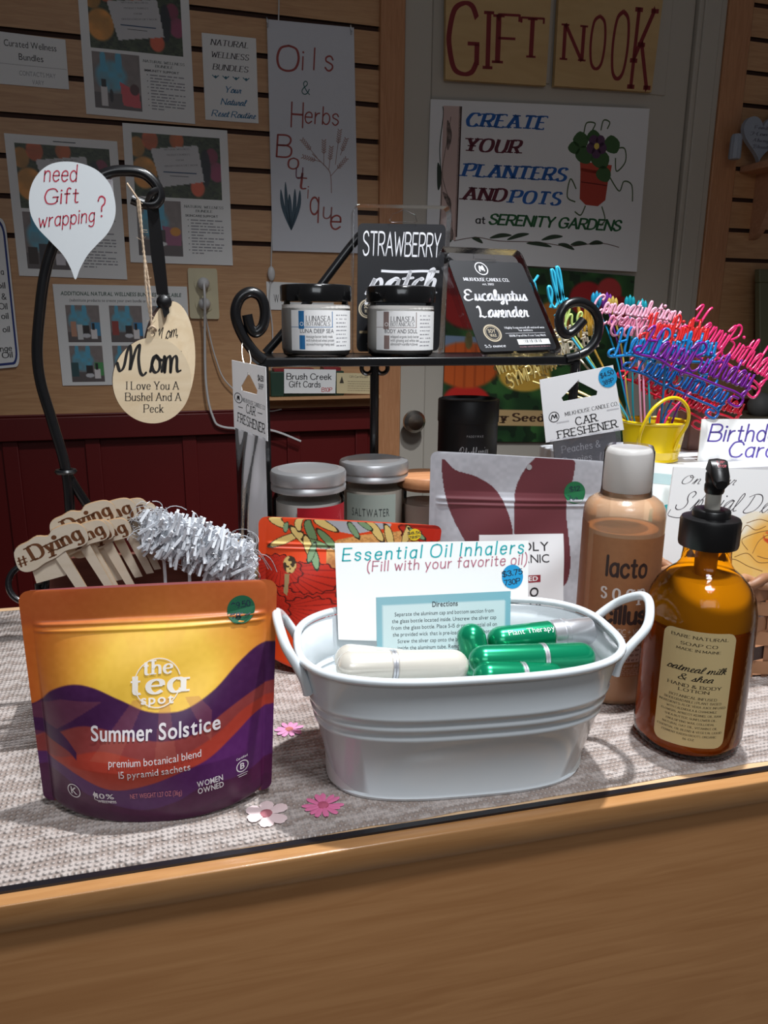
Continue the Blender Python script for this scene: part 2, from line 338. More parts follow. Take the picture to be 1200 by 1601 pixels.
def _ribbon(pts, wf, rnd):
    pts = [np.asarray(p, float) for p in pts]; n = len(pts); vs = []; fs = []
    W = []
    for i in range(n):
        d = pts[min(i+1, n-1)]-pts[max(i-1, 0)]; L = np.hypot(*d); d = d/L if L > 1e-9 else np.array([1., 0])
        w = wf(d)/2; nn = np.array([-d[1], d[0]]); vs += [pts[i]+nn*w, pts[i]-nn*w]; W.append(w)
    fs = [(2*i, 2*i+1, 2*i+3, 2*i+2) for i in range(n-1)]
    if rnd:
        for i in (0, n-1):
            b = len(vs); vs += [pts[i]+W[i]*np.array([math.cos(a*math.pi/5), math.sin(a*math.pi/5)]) for a in range(10)]; fs.append(tuple(range(b, b+10)))
    return vs, fs
def strokes(text, cursive=False, sp=.17, slant=0.):
    x = 0; out = []
    for ch in text:
        if ch == ' ': x += .34; continue
        g = (G2.get(ch) if cursive else None) or G1.get(ch)
        if g is None: continue
        cur = cursive and ch in G2
        for k, pts in g[1]:
            P = [np.array([px+x+slant*py, py]) for px, py in pts]
            out.append((k, P, pts))
        x += g[0]+(0 if cur and ch.islower() else sp)
    return out, max(x-(0 if cursive else sp), .01)
def lettering(text, font='hand', weight=.1, sp=None, slant=0., thin=None):
    """2-D shapes of a line of writing, cap height 1 -> verts, faces, width"""
    vs, fs = [], []
    if font in ('sans', 'bold'):
        x = 0; b = int(font == 'bold'); sp = .13 if sp is None else sp
        for ch in text:
            if ch == ' ': x += .38; continue
            g = SANS.get((b, ch))
            if g is None or len(g) < 3: continue
            o = len(vs); vs += [np.array([p[0]+x+slant*p[1], p[1]]) for p in g[0]]; fs += [tuple(o+i for i in f) for f in g[1]]
            x += g[2]+sp
        return vs, fs, max(x-sp, .01)
    cursive = font == 'script'; serif = font in ('serif', 'slab', 'fat')
    st, w = strokes(text, cursive, (.24 if serif else .17) if sp is None else sp, slant)
    thin = thin if thin is not None else {'serif': weight*.38, 'slab': weight*.75, 'fat': weight*.22, 'script': weight*.5, 'hand': weight, 'brush': weight*.55}[font]
    def wf(d):
        a = abs(d[1]) if serif else abs(d[0]*-.5+d[1]*.86)
        return thin+(weight-thin)*a
    for k, P, raw in st:
        if k == 'd':
            o = len(vs); r = weight*.72; vs += [P[0]+r*np.array([math.cos(a*math.pi/5), math.sin(a*math.pi/5)]) for a in range(10)]; fs.append(tuple(range(o, o+10))); continue
        pl = spline(P, 6) if k == 's' else P
        if k in 'lt' and len(P) > 2 and True:
            segs = [P[i:i+2] for i in range(len(P)-1)]
        else: segs = [pl]
        for sg in segs:
            a, f = _ribbon(sg, wf, not serif); o = len(vs); vs += a; fs += [tuple(o+i for i in q) for q in f]
        if serif and k == 'l':
            d = P[-1]-P[0]; L = np.hypot(*d); d = d/L
            for e, sgn in ((P[0], 1), (P[-1], -1)):
                o = len(vs); sw = max(weight*1.1, .10)*(1.25 if font == 'slab' else 1.0); tk = max(thin, .04)
                if abs(d[1]) > .6:
                    y = 0 if abs(e[1]) < .1 else None
                    q = [(-sw, 0), (sw, 0), (sw, tk), (-sw, tk)] if e[1] < .1 else [(-sw, -tk), (sw, -tk), (sw, 0), (-sw, 0)]
                elif font != 'slab' or True:
                    q = [(-tk/2, -.13), (tk/2, -.13), (tk/2, .02), (-tk/2, .02)] if e[1] > .5 else [(-tk/2, -.02), (tk/2, -.02), (tk/2, .13), (-tk/2, .13)]
                vs += [e+np.array(p) for p in q]; fs.append((o, o+1, o+2, o+3))
    return vs, fs, w
class Quad:
    """flat sheet through four corner points: top-left, top-right, bottom-right, bottom-left"""
    def __init__(s, TL, TR, BR, BL):
        s.c = [np.asarray(p, float) for p in (TL, TR, BR, BL)]
        s.W = (np.linalg.norm(s.c[1]-s.c[0])+np.linalg.norm(s.c[2]-s.c[3]))/2; s.H = (np.linalg.norm(s.c[3]-s.c[0])+np.linalg.norm(s.c[2]-s.c[1]))/2
        n = nrm(np.cross(s.c[1]-s.c[0]+s.c[2]-s.c[3], s.c[0]-s.c[3]+s.c[1]-s.c[2])); s.n = n if n@(CAM-s.c[0]) > 0 else -n
    def map(s, u, v, h=0.):
        a, b, c, d = s.c; return a*(1-u)*(1-v)+b*u*(1-v)+c*u*v+d*(1-u)*v+s.n*h
def PQ(px, Ys):
    """flat sheet whose corners show at four photo points; depths given for three of them (top-left, top-right, bottom-left)"""
    a, b, d = on_y(*px[0], Ys[0]), on_y(*px[1], Ys[1]), on_y(*px[3], Ys[2]); n = nrm(np.cross(b-a, d-a)); return Quad(a, b, on_p(*px[2], a, n), d)
class Cyl:
    """label wrapped on an upright round body; a0..a1 in degrees about the direction that faces the camera, left to right"""
    def __init__(s, c, r, z0, z1, a0, a1, tilt=0):
        s.o = np.asarray(c, float); s.r = r; s.z0 = z0; s.z1 = z1; d = CAM-s.o; s.b = math.atan2(d[1], d[0]); s.a0 = math.radians(a0); s.a1 = math.radians(a1)
        s.W = r*(s.a1-s.a0); s.H = z1-z0
    def map(s, u, v, h=0.):
        a = s.b+s.a0+(s.a1-s.a0)*u; rr = (s.r(s.z1+(s.z0-s.z1)*v) if callable(s.r) else s.r)+h
        return V3(s.o[0]+rr*math.cos(a), s.o[1]+rr*math.sin(a), s.o[2]+s.z1+(s.z0-s.z1)*v)
class Free:
    def __init__(s, fn, W, H): s.map = fn; s.W = W; s.H = H
class Print:
    def __init__(s, surf, h=.0005): s.s = surf; s.mb = MB(); s.mats = []; s.h = h*.22
    def mi(s, m):
        if isinstance(m, tuple): m = ink(m)
        if m not in s.mats: s.mats.append(m)
        return s.mats.index(m)
    def put(s, vs, fs, m, h=0): s.mb.add([s.s.map(x, y, s.h+h*.22) for x, y in vs], fs, s.mi(m))
    def txt(s, text, u, v, size, font='sans', color=(30, 30, 32), al='c', w=None, rot=0., weight=.1, slant=0., sp=None, thin=None, h=0, warp=None, arc=0):
        """baseline at (u, v); size = cap height as a share of the sheet's height; w = width as a share of its width"""
        vs, fs, tw = lettering(text, font, weight, sp, slant, thin)
        sy = size*s.s.H; sx = sy if w is None else w*s.s.W/tw
        x0 = {'l': 0, 'c': -.5, 'r': -1.}[al]*tw*sx; c, q = math.cos(math.radians(rot)), math.sin(math.radians(rot)); out = []
        for p in vs:
            x, y = p[0]*sx+x0, p[1]*sy
            if warp: y = warp(p[0]/tw, p[1])*sy
            if arc: y += arc*s.s.H*(1-(2*p[0]/tw-1)**2)
            X, Y = x*c-y*q, x*q+y*c
            out.append((u+X/s.s.W, v-Y/s.s.H))
        s.put(out, fs, color, h); return s
    def poly(s, pts, m, h=0, n=0):
        if n: pts = [tuple(p) for p in spline(pts, n, True)]
        tri = tessellate_polygon([[Vector((x, y, 0)) for x, y in pts]]); s.put(pts, [tuple(t) for t in tri], m, h); return s
    def rect(s, u0, v0, u1, v1, m, h=0, nx=1):
        nx = max(1, nx); P = [[(u0+(u1-u0)*i/nx, v) for i in range(nx+1)] for v in (v0, v1)]
        s.put(P[0]+P[1], [(i, i+1, nx+2+i, nx+1+i) for i in range(nx)], m, h); return s
    def line(s, pts, wd, m, smooth=0, h=0, taper=False):
        A = s.s.H/s.s.W; P = [np.array([x/A, y]) for x, y in pts]
        if smooth: P = spline(P, smooth)
        n = len(P); vs = []
        for i in range(n):
            d = P[min(i+1, n-1)]-P[max(i-1, 0)]; L = np.hypot(*d); d = d/L if L > 0 else np.array([1., 0]); ww = wd/2*(max(.15, math.sin(math.pi*(i+.5)/n)) if taper else 1)
            nn = np.array([-d[1], d[0]])*ww; vs += [P[i]+nn, P[i]-nn]
        s.put([(p[0]*A, p[1]) for p in vs], [(2*i, 2*i+1, 2*i+3, 2*i+2) for i in range(n-1)], m, h); return s
    def disc(s, u, v, r, m, h=0, r0=0, n=28):
        A = s.s.H/s.s.W; C = [(math.cos(2*math.pi*k/n), math.sin(2*math.pi*k/n)) for k in range(n)]
        if not r0: s.put([(u+r*A*c, v+r*q) for c, q in C], [tuple(range(n))], m, h)
        else: s.put([(u+r*A*c, v+r*q) for c, q in C]+[(u+r0*A*c, v+r0*q) for c, q in C], [(i, (i+1) % n, n+(i+1) % n, n+i) for i in range(n)], m, h)
        return s
    def scrawl(s, u0, u1, v, size, m, seed=0):
        """a line of print too small to read: short dashes of word length"""
        R = random.Random(seed); u = u0
        while u < u1-.01:
            L = min((R.random()*.06+.02)*(1 if s.s.W > 0 else 1), u1-u); s.rect(u, v-size*.8, u+L, v, m); u += L+.012
        return s
    def build(s, name, parent, label=None):
        o = s.mb.build(name, s.mats, parent, smooth=0)
        if label: o['label'] = label
        return o
def sheet(surf, th=.0006, nu=1, nv=1):
    """solid sheet on a surface, its back th behind it"""
    m = MB(); us = [i/nu for i in range(nu+1)]; vv = [j/nv for j in range(nv+1)]
    m.grid([[surf.map(u, v, 0) for u in us] for v in vv]); m.grid([[surf.map(u, v, -th) for u in us[::-1]] for v in vv])
    E = [(u, 0) for u in us]+[(1, v) for v in vv[1:]]+[(u, 1) for u in us[::-1][1:]]+[(0, v) for v in vv[::-1][1:-1]]
    m.grid([[surf.map(u, v, 0) for u, v in E], [surf.map(u, v, -th) for u, v in E]], cu=True); return m
def paint(surf, nu, nv, fn, name, m, parent, h=.00006, u0=0, v0=0, u1=1, v1=1, smooth=60):
    """a printed picture: a fine grid whose vertices carry the print's colours; fn(U, V) -> 0..255 RGB"""
    U, V = np.meshgrid(np.linspace(0, 1, nu), np.linspace(0, 1, nv)); C = lin(np.clip(fn(U, V), 0, 255)).reshape(-1, 3)
    mb = MB(); mb.grid([[surf.map(u0+(u1-u0)*U[j, i], v0+(v1-v0)*V[j, i], h) for i in range(nu)] for j in range(nv)])
    return mb.build(name, m, parent, smooth=smooth, col=C)
def vn(U, V, f, seed=0):
    R = np.random.RandomState(seed); T = R.rand(64, 64); x = U*f+7.3; y = V*f+3.1
    xi = np.floor(x).astype(int); yi = np.floor(y).astype(int); a = x-xi; b = y-yi; a = a*a*(3-2*a); b = b*b*(3-2*b)
    g = lambda i, j: T[i % 64, j % 64]
    return (g(xi, yi)*(1-a)+g(xi+1, yi)*a)*(1-b)+(g(xi, yi+1)*(1-a)+g(xi+1, yi+1)*a)*b
def mixc(C, mask, rgb):
    m = np.clip(mask, 0, 1)[..., None]; return C*(1-m)+np.asarray(rgb, float)*m
def full(U, rgb): return np.broadcast_to(np.asarray(rgb, float), U.shape+(3,)).copy()
def ell(U, V, cx, cy, rx, ry, soft=.15):
    d = np.sqrt(((U-cx)/rx)**2+((V-cy)/ry)**2); return np.clip((1-d)/soft+.5, 0, 1)
def box_(U, V, a, b, c, d): return ((U >= a) & (U <= c) & (V >= b) & (V <= d)).astype(float)
def inpoly(U, V, pts):
    r = np.zeros(U.shape, bool); n = len(pts)
    for i in range(n):
        x1, y1 = pts[i]; x2, y2 = pts[(i+1) % n]
        c = ((y1 > V) != (y2 > V)) & (U < (x2-x1)*(V-y1)/((y2-y1) if y2 != y1 else 1e-9)+x1); r ^= c
    return r.astype(float)
def curve_y(U, pts):
    p = spline(pts, 10); return np.interp(U, [q[0] for q in p], [q[1] for q in p])
PW = lambda: mat('white_paper', (232, 232, 232), .7, vary=.01)
DARK = (38, 36, 38)

# ================================================================ the setting
W_SLAT = wood('slat_maple', (180, 134, 94), (200, 156, 114), 0, 9, .45)
W_TRIM = wood('wall_trim_wood', (176, 122, 84), (196, 142, 102), 2, 12, .4)
W_GROOVE = mat('groove_dark', (70, 44, 34), .8)
M_RED = mat('barn_red_paint', (90, 14, 14), .45, vary=.12, scale=8)
M_DOOR = mat('door_paint', (184, 177, 166), .5, vary=.03, scale=6)
FLOOR_Z = -.95
GZ0 = wz(495, 96); GP = .0763
def slats(name, U0, U1):
    m = MB(); zs = [GZ0+k*GP for k in range(-5, 9)]; zs = [z for z in zs if z > .10]; g = .0052
    prof = [(.079, 0)]
    for z in zs: prof += [(z-g, 0), (z-g, -.010), (z+g, -.010), (z+g, 0)]
    prof += [(1.35, 0)]
    for i in range(len(prof)-1):
        (z0, d0), (z1, d1) = prof[i], prof[i+1]
        m.grid([[wall(U0, z0, d0), wall(U1, z0, d0)], [wall(U0, z1, d1), wall(U1, z1, d1)]], 0 if d0 == 0 and d1 == 0 else 1)
    m.grid([[wall(U0, .079, -.03), wall(U1, .079, -.03)], [wall(U0, 1.35, -.03), wall(U1, 1.35, -.03)]])
    return tag(m.build(name, [W_SLAT, W_GROOVE], smooth=0), kind='structure')
UT0, UT1 = wu(591, 300), wu(628, 300)
UD0, UD1 = wu(671, 250), wu(1068, 250)
UC1, UW1 = wu(1110, 250), wu(1147, 250)
slats('wall_back', -1.9, UT0); slats('wall_back_right', UW1, 2.9)
def wbox(mb, U0, U1, z0, z1, d0, d1, mi=0):
    m = MB(); vs = [wall(U, z, d) for d in (d0, d1) for z in (z0, z1) for U in (U0, U1)]
    mb.add(vs, [(0, 1, 3, 2), (4, 6, 7, 5), (0, 4, 5, 1), (2, 3, 7, 6), (0, 2, 6, 4), (1, 5, 7, 3)], mi); return mb
# red wainscot: flat backing, stiles and a cap rail
m = MB(); wbox(m, -1.9, UT0, FLOOR_Z, .079, -.012, -.03); wbox(m, UW1, 2.9, FLOOR_Z, .079, -.012, -.03)
tag(m.build('wall_back_wainscot', M_RED), kind='structure')
m = MB(); wbox(m, -1.9, UT0, .028, .079, .010, -.012); wbox(m, UW1, 2.9, .028, .079, .010, -.012)
wbox(m, -1.9, UT0, .079, .0845, .004, -.012)
for x in (-250, -90, 22, 150, 300, 461, 566):
    U = wu(x, 760); wbox(m, U-.016, U+.016, FLOOR_Z, .028, -.004, -.0125)
tag(m.build('trim_1', M_RED, bevel=.002), kind='structure')
m = MB(); wbox(m, UT0, UT1, FLOOR_Z, 1.35, .012, -.03); wbox(m, UC1, UW1, FLOOR_Z, 1.35, .012, -.03)
tag(m.build('trim_2', W_TRIM, bevel=.003), kind='structure')
m = MB(); wbox(m, UT1, UD0, FLOOR_Z, 1.35, .004, -.03); wbox(m, UD1, UC1, FLOOR_Z, 1.35, .006, -.03); wbox(m, UD1+.012, UC1-.02, FLOOR_Z, 1.35, .012, .005)
tag(m.build('trim_3', M_DOOR, bevel=.003), kind='structure')
# the door: a slab with raised panels
m = MB(); wbox(m, UD0+.003, UD1-.003, FLOOR_Z+.01, 1.33, -.006, -.03)
for z0, z1 in ((-.85, -.2), (.12, .80), (.84, 1.28)):
    for k in (0, 1):
        a = UD0+.07+k*(UD1-UD0-.05)/2; b = a+(UD1-UD0-.23)/2
        if z1 < 0 or z0 > .8: wbox(m, a, b, z0, z1, -.002, -.0065)
dr = tag(m.build('door_1', M_DOOR, bevel=.003), kind='structure')
K = on_w(637, 655, -.006); ax = -WN; STEEL = mat('satin_nickel', (170, 165, 158), .28, metal=1, vary=.03)
m = MB(); m.lathe([(.001, .0), (.033, .0), (.033, .006), (.014, .010), (.012, .030), (.020, .036), (.0275, .046), (.0275, .056), (.020, .064), (.008, .0665), (.0005, .067)], K, ax, 36)
m.build('door_knob', STEEL, dr)
m = MB(); m.box((.5, .9, FLOOR_Z-.02), (6, 5, .04)); tag(m.build('floor', mat('vinyl_floor', (120, 108, 96), .5, vary=.12, scale=5)), kind='structure')

# ---------------------------------------------------------------- the counter
W_CTR = wood('counter_maple', (184, 130, 82), (202, 148, 98), 0, 7, .38, 16, .15)
W_TOP = wood('counter_top_wood', (205, 165, 125), (222, 186, 146), 0, 9, .35)
X0, X1, YF = -1.3, 1.7, .3805
ctr = thing('display_counter', (.2, .6, FLOOR_Z), 'long maple shop counter carrying the gifts, its wood front filling the bottom of the picture', 'counter')
m = MB(); m.box((.2, (YF+.008+.83)/2, -.012), (X1-X0, .83-YF-.008, .024)); m.box(((.05+X1)/2, .93, -.012), (X1-.05, .2, .024))
m.build('countertop', W_TOP, ctr, bevel=.001)
m = MB(); m.box((.2, YF+.012, (FLOOR_Z-.02)/2-.0), (X1-X0, .018, -FLOOR_Z-.02)); m.build('front_panel', W_CTR, ctr)
m = MB(); pr = []
prof = [(YF-.0040, -.0175), (YF-.0045, -.017), (YF-.0045, -.0014), (YF-.0042, -.0006), (YF-.0034, -.0002), (YF-.0010, .0001), (YF+.004, .0002), (YF+.004, -.0175)]
m.grid([[V3(X, y, z) for y, z in prof] for X in (X0, X1)]); m.build('edge_lip', wood('edge_lip_wood', (172, 122, 74), (192, 142, 92), 0, 9, .25, 16, .5), ctr, smooth=50)
m = MB(); m.box((.2, YF+.0062, .0006), (X1-X0, .0042, .0022)); m.build('edge_strip', mat('dark_edge_strip', (28, 27, 32), .25, vary=.1), ctr)
for a in (X0+.01, X1-.01): m = MB(); m.box((a, .62, (FLOOR_Z-.024)/2), (.018, .42, -FLOOR_Z-.024)); m.build('end_panel', W_CTR, ctr)
# woven runner lying on the counter
def cloth_mat():
    mm = bpy.data.materials.new('woven_taupe_cloth'); mm.use_nodes = True; nt = mm.node_tree; b = nt.nodes['Principled BSDF']; N = nt.nodes.new; Lk = nt.links.new
    tc = N('ShaderNodeTexCoord'); mp = N('ShaderNodeMapping'); mp.inputs['Rotation'].default_value = (0, 0, math.radians(-2)); Lk(tc.outputs['Object'], mp.inputs[0])
    dz = N('ShaderNodeTexNoise'); dz.inputs['Scale'].default_value = 45; dz.inputs['Detail'].default_value = 2; Lk(mp.outputs[0], dz.inputs[0])
    ad = N('ShaderNodeVectorMath'); ad.operation = 'MULTIPLY_ADD'; ad.inputs[1].default_value = (.0028, .0028, 0); Lk(dz.outputs['Color'], ad.inputs[0]); Lk(mp.outputs[0], ad.inputs[2])
    w1 = N('ShaderNodeTexWave'); w1.bands_direction = 'X'; w1.inputs['Scale'].default_value = 95; Lk(ad.outputs[0], w1.inputs[0])
    w2 = N('ShaderNodeTexWave'); w2.bands_direction = 'Y'; w2.inputs['Scale'].default_value = 80; Lk(ad.outputs[0], w2.inputs[0])
    w3 = N('ShaderNodeTexWave'); w3.bands_direction = 'Y'; w3.inputs['Scale'].default_value = 19; w3.inputs['Distortion'].default_value = 5; w3.inputs['Detail Scale'].default_value = 5; Lk(mp.outputs[0], w3.inputs[0])
    mu = N('ShaderNodeMath'); mu.operation = 'MULTIPLY'; Lk(w1.outputs[1], mu.inputs[0]); Lk(w2.outputs[1], mu.inputs[1])
    hh = N('ShaderNodeMath'); hh.operation = 'MULTIPLY_ADD'; hh.inputs[1].default_value = .8; Lk(w3.outputs[1], hh.inputs[0]); Lk(mu.outputs[0], hh.inputs[2])
    nz = N('ShaderNodeTexNoise'); nz.inputs['Scale'].default_value = 10; Lk(mp.outputs[0], nz.inputs[0])
    c1 = N('ShaderNodeValToRGB'); c1.color_ramp.elements[0].position = .12; c1.color_ramp.elements[1].position = 1.05
    c1.color_ramp.elements[0].color = l4((158, 142, 134)); c1.color_ramp.elements[1].color = l4((200, 189, 184)); Lk(hh.outputs[0], c1.inputs[0])
    c2 = N('ShaderNodeMix'); c2.data_type = 'RGBA'; c2.blend_type = 'MULTIPLY'; c2.inputs[0].default_value = .35; Lk(c1.outputs[0], c2.inputs[6])
    cr = N('ShaderNodeValToRGB'); cr.color_ramp.elements[0].color = l4((190, 180, 172)); cr.color_ramp.elements[1].color = (1, 1, 1, 1); Lk(nz.outputs[0], cr.inputs[0]); Lk(cr.outputs[0], c2.inputs[7])
    Lk(c2.outputs[2], b.inputs['Base Color']); b.inputs['Roughness'].default_value = .75; b.inputs['Coat Weight'].default_value = .10; b.inputs['Coat Roughness'].default_value = .25
    bp = N('ShaderNodeBump'); bp.inputs['Strength'].default_value = .9; bp.inputs['Distance'].default_value = .0016; Lk(hh.outputs[0], bp.inputs['Height']); Lk(bp.outputs[0], b.inputs['Normal'])
    return mm
m = MB(); NX = 120
fr = [V3(x, .3895+.012*max(0, x+.1)+.0006*math.sin(x*90)+.0004*math.sin(x*211), 0) for x in np.linspace(-1.2, 1.1, NX)]
bk = [V3(x, .815+.0015*math.sin(x*25), 0) for x in np.linspace(-1.2, 1.1, NX)]
m.grid([[p+_Z*.0003 for p in fr], [p+V3(0, .0008, .0014) for p in fr], [p+_Z*.0014 for p in bk], [p+V3(0, .001, .0003) for p in bk]])
CLZ = .0014
tag(m.build('table_runner', cloth_mat(), smooth=60), 'taupe woven cloth runner lying along the counter under the products', 'cloth')
def flower(px, py, R, c1, c2, petals, label, seed):
    P = on_z(px, py, CLZ); m = MB(); R_ = random.Random(seed); off = R_.random()*6
    for k in range(petals):
        a = off+2*math.pi*k/petals+R_.uniform(-.12, .12); L = R*R_.uniform(.88, 1.08); wd = R*1.9*math.pi/petals*.34
        d = V3(math.cos(a), math.sin(a), 0); q = V3(-d[1], d[0], 0); z = .0006+.0002*(k % 3)
        prof = [(.12, .3), (.4, .75), (.7, 1), (.9, .8), (1.0, .35)]
        m.grid([[P+d*L*t-q*wd*w+_Z*(z) for t, w in prof], [P+d*L*t+_Z*(z+.0005) for t, w in prof], [P+d*L*t+q*wd*w+_Z*z for t, w in prof]], 0)
    m.lathe([(R*.30, 0), (R*.28, .0014), (R*.15, .0020), (.0002, .0022)], P, (0, 0, 1), 14, 1)
    tag(m.build('pressed_flower', [mat('petal_%d_%d_%d' % c1, c1, .6), mat('flower_eye_%d_%d_%d' % c2, c2, .7)]), label, 'flower', 'pressed flowers on the runner')
flower(452, 1142, .0105, (238, 160, 205), (214, 130, 120), 11, 'pink pressed daisy on the cloth between the tea pouch and the white tub', 1)
flower(505, 1261, .0125, (226, 120, 165), (190, 90, 120), 13, 'deep pink pressed daisy in the shadow before the white tub', 2)
flower(416, 1274, .0135, (238, 214, 214), (180, 110, 120), 6, 'pale blossom pressed flat beside the bottom corner of the tea pouch', 3)

# ================================================================ on the wall
def wall_sheet(name, px, label, cat, m=None, off=.0025, group=None, th=.0015):
    q = Quad(*[on_w(x, y, off) for x, y in px]); o = sheet(q, th).build(name, m or PW(), loc=q.map(.5, 1), smooth=0); tag(o, label, cat, group); return o, q
def flowers_photo(U, V):
    n = vn(U, V, 9, 3); C = full(U, (58, 66, 48)); C = mixc(C, vn(U, V, 22, 4)-.35, (88, 100, 70)); C = mixc(C, (vn(U, V, 40, 9) > .68)*.7, (40, 46, 36))
    for cx, cy, r, c in ((.05, .22, .10, (190, 130, 60)), (.2, .1, .10, (205, 95, 55)), (.5, .08, .09, (190, 100, 55)), (.12, .62, .16, (222, 150, 70)), (.72, .82, .09, (215, 100, 70)), (.95, .55, .10, (150, 70, 100)), (.9, .3, .08, (130, 60, 80))):
        C = mixc(C, ell(U, V, cx, cy, r*.9, r*1.6)*(.7+.5*n), c)
    C = mixc(C, ell(U, V, .82, .5, .06, .3)*.9, (38, 40, 48))
    return mixc(C, inpoly(U, V, [(.2, .24), (.74, .14), (.80, .72), (.30, .84)]), (196, 194, 196))
def tissue_photo(kind):
    def fn(U, V):
        C = full(U, (128, 118, 116)); C = mixc(C, (vn(U, V, 12, 5)-.3)*.5, (150, 140, 138)); C = mixc(C, V > .72, (98, 90, 90))
        n = vn(U, V, 10, 8)
        C = mixc(C, ell(U, V, .38, .42, .32, .28, .3)*(.5+.6*n), (92, 170, 198)); C = mixc(C, ell(U, V, .22, .14, .06, .2), (90, 165, 195)); C = mixc(C, ell(U, V, .55, .14, .07, .2), (90, 165, 195))
        if kind == 0:
            C = mixc(C, inpoly(U, V, [(.55, .5), (.95, .66), (.98, .95), (.6, .92)]), (206, 84, 92)); C = mixc(C, ell(U, V, .86, .62, .1, .1), (90, 60, 60))
            C = mixc(C, box_(U, V, .14, .6, .28, .95), (210, 205, 205)); C = mixc(C, box_(U, V, .16, .48, .26, .62), (38, 36, 40)); C = mixc(C, ell(U, V, .36, .76, .04, .12), (50, 46, 50))
        elif kind == 1:
            C = mixc(C, inpoly(U, V, [(.55, .45), (.98, .5), (.98, .8), (.6, .8)]), (150, 92, 120)); C = mixc(C, ell(U, V, .85, .55, .12, .08), (205, 140, 60))
            C = mixc(C, box_(U, V, .36, .52, .62, .78), (70, 62, 62)); C = mixc(C, ell(U, V, .5, .78, .15, .04), (215, 215, 215))
        elif kind == 2:
            for a, c, t in ((.05, (60, 48, 44), .62), (.28, (62, 60, 66), .55), (.62, (205, 200, 205), .72)): C = mixc(C, box_(U, V, a, t, a+.2, .92), c)
        else:
            side = {3: (70, 140, 180), 4: (60, 140, 190), 5: (80, 150, 90), 6: (150, 140, 135)}[kind]; C = mixc(C, box_(U, V, .72, .45, .98, .82), side)
            if kind == 4: C = mixc(C, box_(U, V, .05, .42, .26, .8), (150, 66, 60))
            if kind == 5: C = mixc(C, box_(U, V, .02, .45, .24, .85), (54, 84, 88))
            if kind == 3: C = mixc(C, box_(U, V, .12, .44, .28, .84), (190, 140, 115)); C = mixc(C, box_(U, V, .30, .52, .46, .92), (205, 205, 205))
            C = mixc(C, box_(U, V, .46, .55, .66, .86), (54, 48, 48)); C = mixc(C, ell(U, V, .56, .82, .13, .06), (200, 200, 205)); C = mixc(C, box_(U, V, .70, .64, .88, .90), (222, 216, 216)); C = mixc(C, box_(U, V, .75, .48, .83, .66), (40, 38, 42))
        return C
    return fn
PH = lambda: painted('photo_print', .45)
GREY = (120, 120, 124)
def flyer(name, px, label, head, kind, topline=False):
    o, q = wall_sheet(name, px, label, 'flyer', group='printed flyers on the slat wall')
    paint(q, 90, 60, flowers_photo, 'flower_photo', PH(), o, u0=.08, v0=.06, u1=.92, v1=.51)
    paint(q, 60, 80, tissue_photo(kind), 'gift_photo', PH(), o, u0=.085, v0=.535, u1=.51, v1=.945)
    p = Print(q, .0008)
    for k, (t, s) in enumerate((('NATURAL WELLNESS', .011), ('PRODUCT BUNDLES', .011), ('FROM', .011), ('BRUSH CREEK GIFT NOOK', .011))): p.txt(t, .50+.012*k, .165+.038*k, s, 'serif', (120, 118, 122), w=(.24, .22, .07, .32)[k], rot=5, weight=.14)
    p.rect(.36, .322, .68, .330, (70, 90, 120))
    p.rect(.42, .350, .60, .354, (70, 70, 74))
    p.txt('NATURAL WELLNESS', .735, .577, .018, 'serif', (70, 82, 78), w=.38, weight=.16, slant=.1); p.txt('BUNDLE', .735, .607, .018, 'serif', (70, 82, 78), w=.16, weight=.16, slant=.1)
    p.txt(head, .55, .643, .016, 'bold', (40, 40, 44), al='l', w=.32)
    for k in range(12): 
        v = .672+.0225*k
        if k % 2 == 0: p.disc(.575, v-.005, .004, (60, 60, 64), n=8)
        p.scrawl(.60, .92-(.1*(k % 3) if k % 2 else 0), v, .011, (150, 150, 156), k+kind*20)
    if topline: p.rect(.42, .03, .62, .036, (60, 60, 64))
    p.build('lettering', o); return o
flyer('wall_flyer', [(119, -42), (294, -22), (305, 194), (135, 178)], 'white flyer with a pink box in its lower photo, topmost flyer on the wall', 'IMMUNITY SUPPORT', 0)
flyer('wall_flyer', [(6, 208), (183, 221), (199, 437), (30, 431)], 'white photo flyer on the slat wall half hidden behind the drop-shaped paper sign', 'SKINCARE SUPPORT', 2, True)
flyer('wall_flyer', [(191, 192), (355, 204), (364, 415), (204, 410)], 'white photo flyer on the slat wall behind the black hanger hook', 'SKINCARE SUPPORT', 1)
o, q = wall_sheet('wall_flyer', [(82, 444), (292, 448), (300, 600), (98, 603)], 'landscape white flyer with small product photos behind the round Mom plaque', 'flyer', group='printed flyers on the slat wall')
for i, (u0, v0, k) in enumerate(((.075, .20, 3), (.395, .20, 4), (.715, .20, 6), (.075, .60, 5), (.395, .60, 6), (.715, .60, 3))): paint(q, 50, 50, tissue_photo(k), 'gift_photo', PH(), o, u0=u0, v0=v0, u1=u0+.245, v1=v0+.365)
p = Print(q, .0008); p.txt('ADDITIONAL NATURAL WELLNESS BUNDLES AVAILABLE', .5, .105, .036, 'bold', (66, 92, 80), w=.9, slant=.15); p.txt('(substitute products to create your own bundle or get it customized)', .5, .165, .028, 'sans', (60, 60, 66), w=.78, slant=.1); p.build('lettering', o)
o, q = wall_sheet('wall_sign', [(-40, 44), (102, 62), (108, 140), (-36, 128)], 'white card headed Curated Wellness Bundles at the left edge of the wall', 'sign')
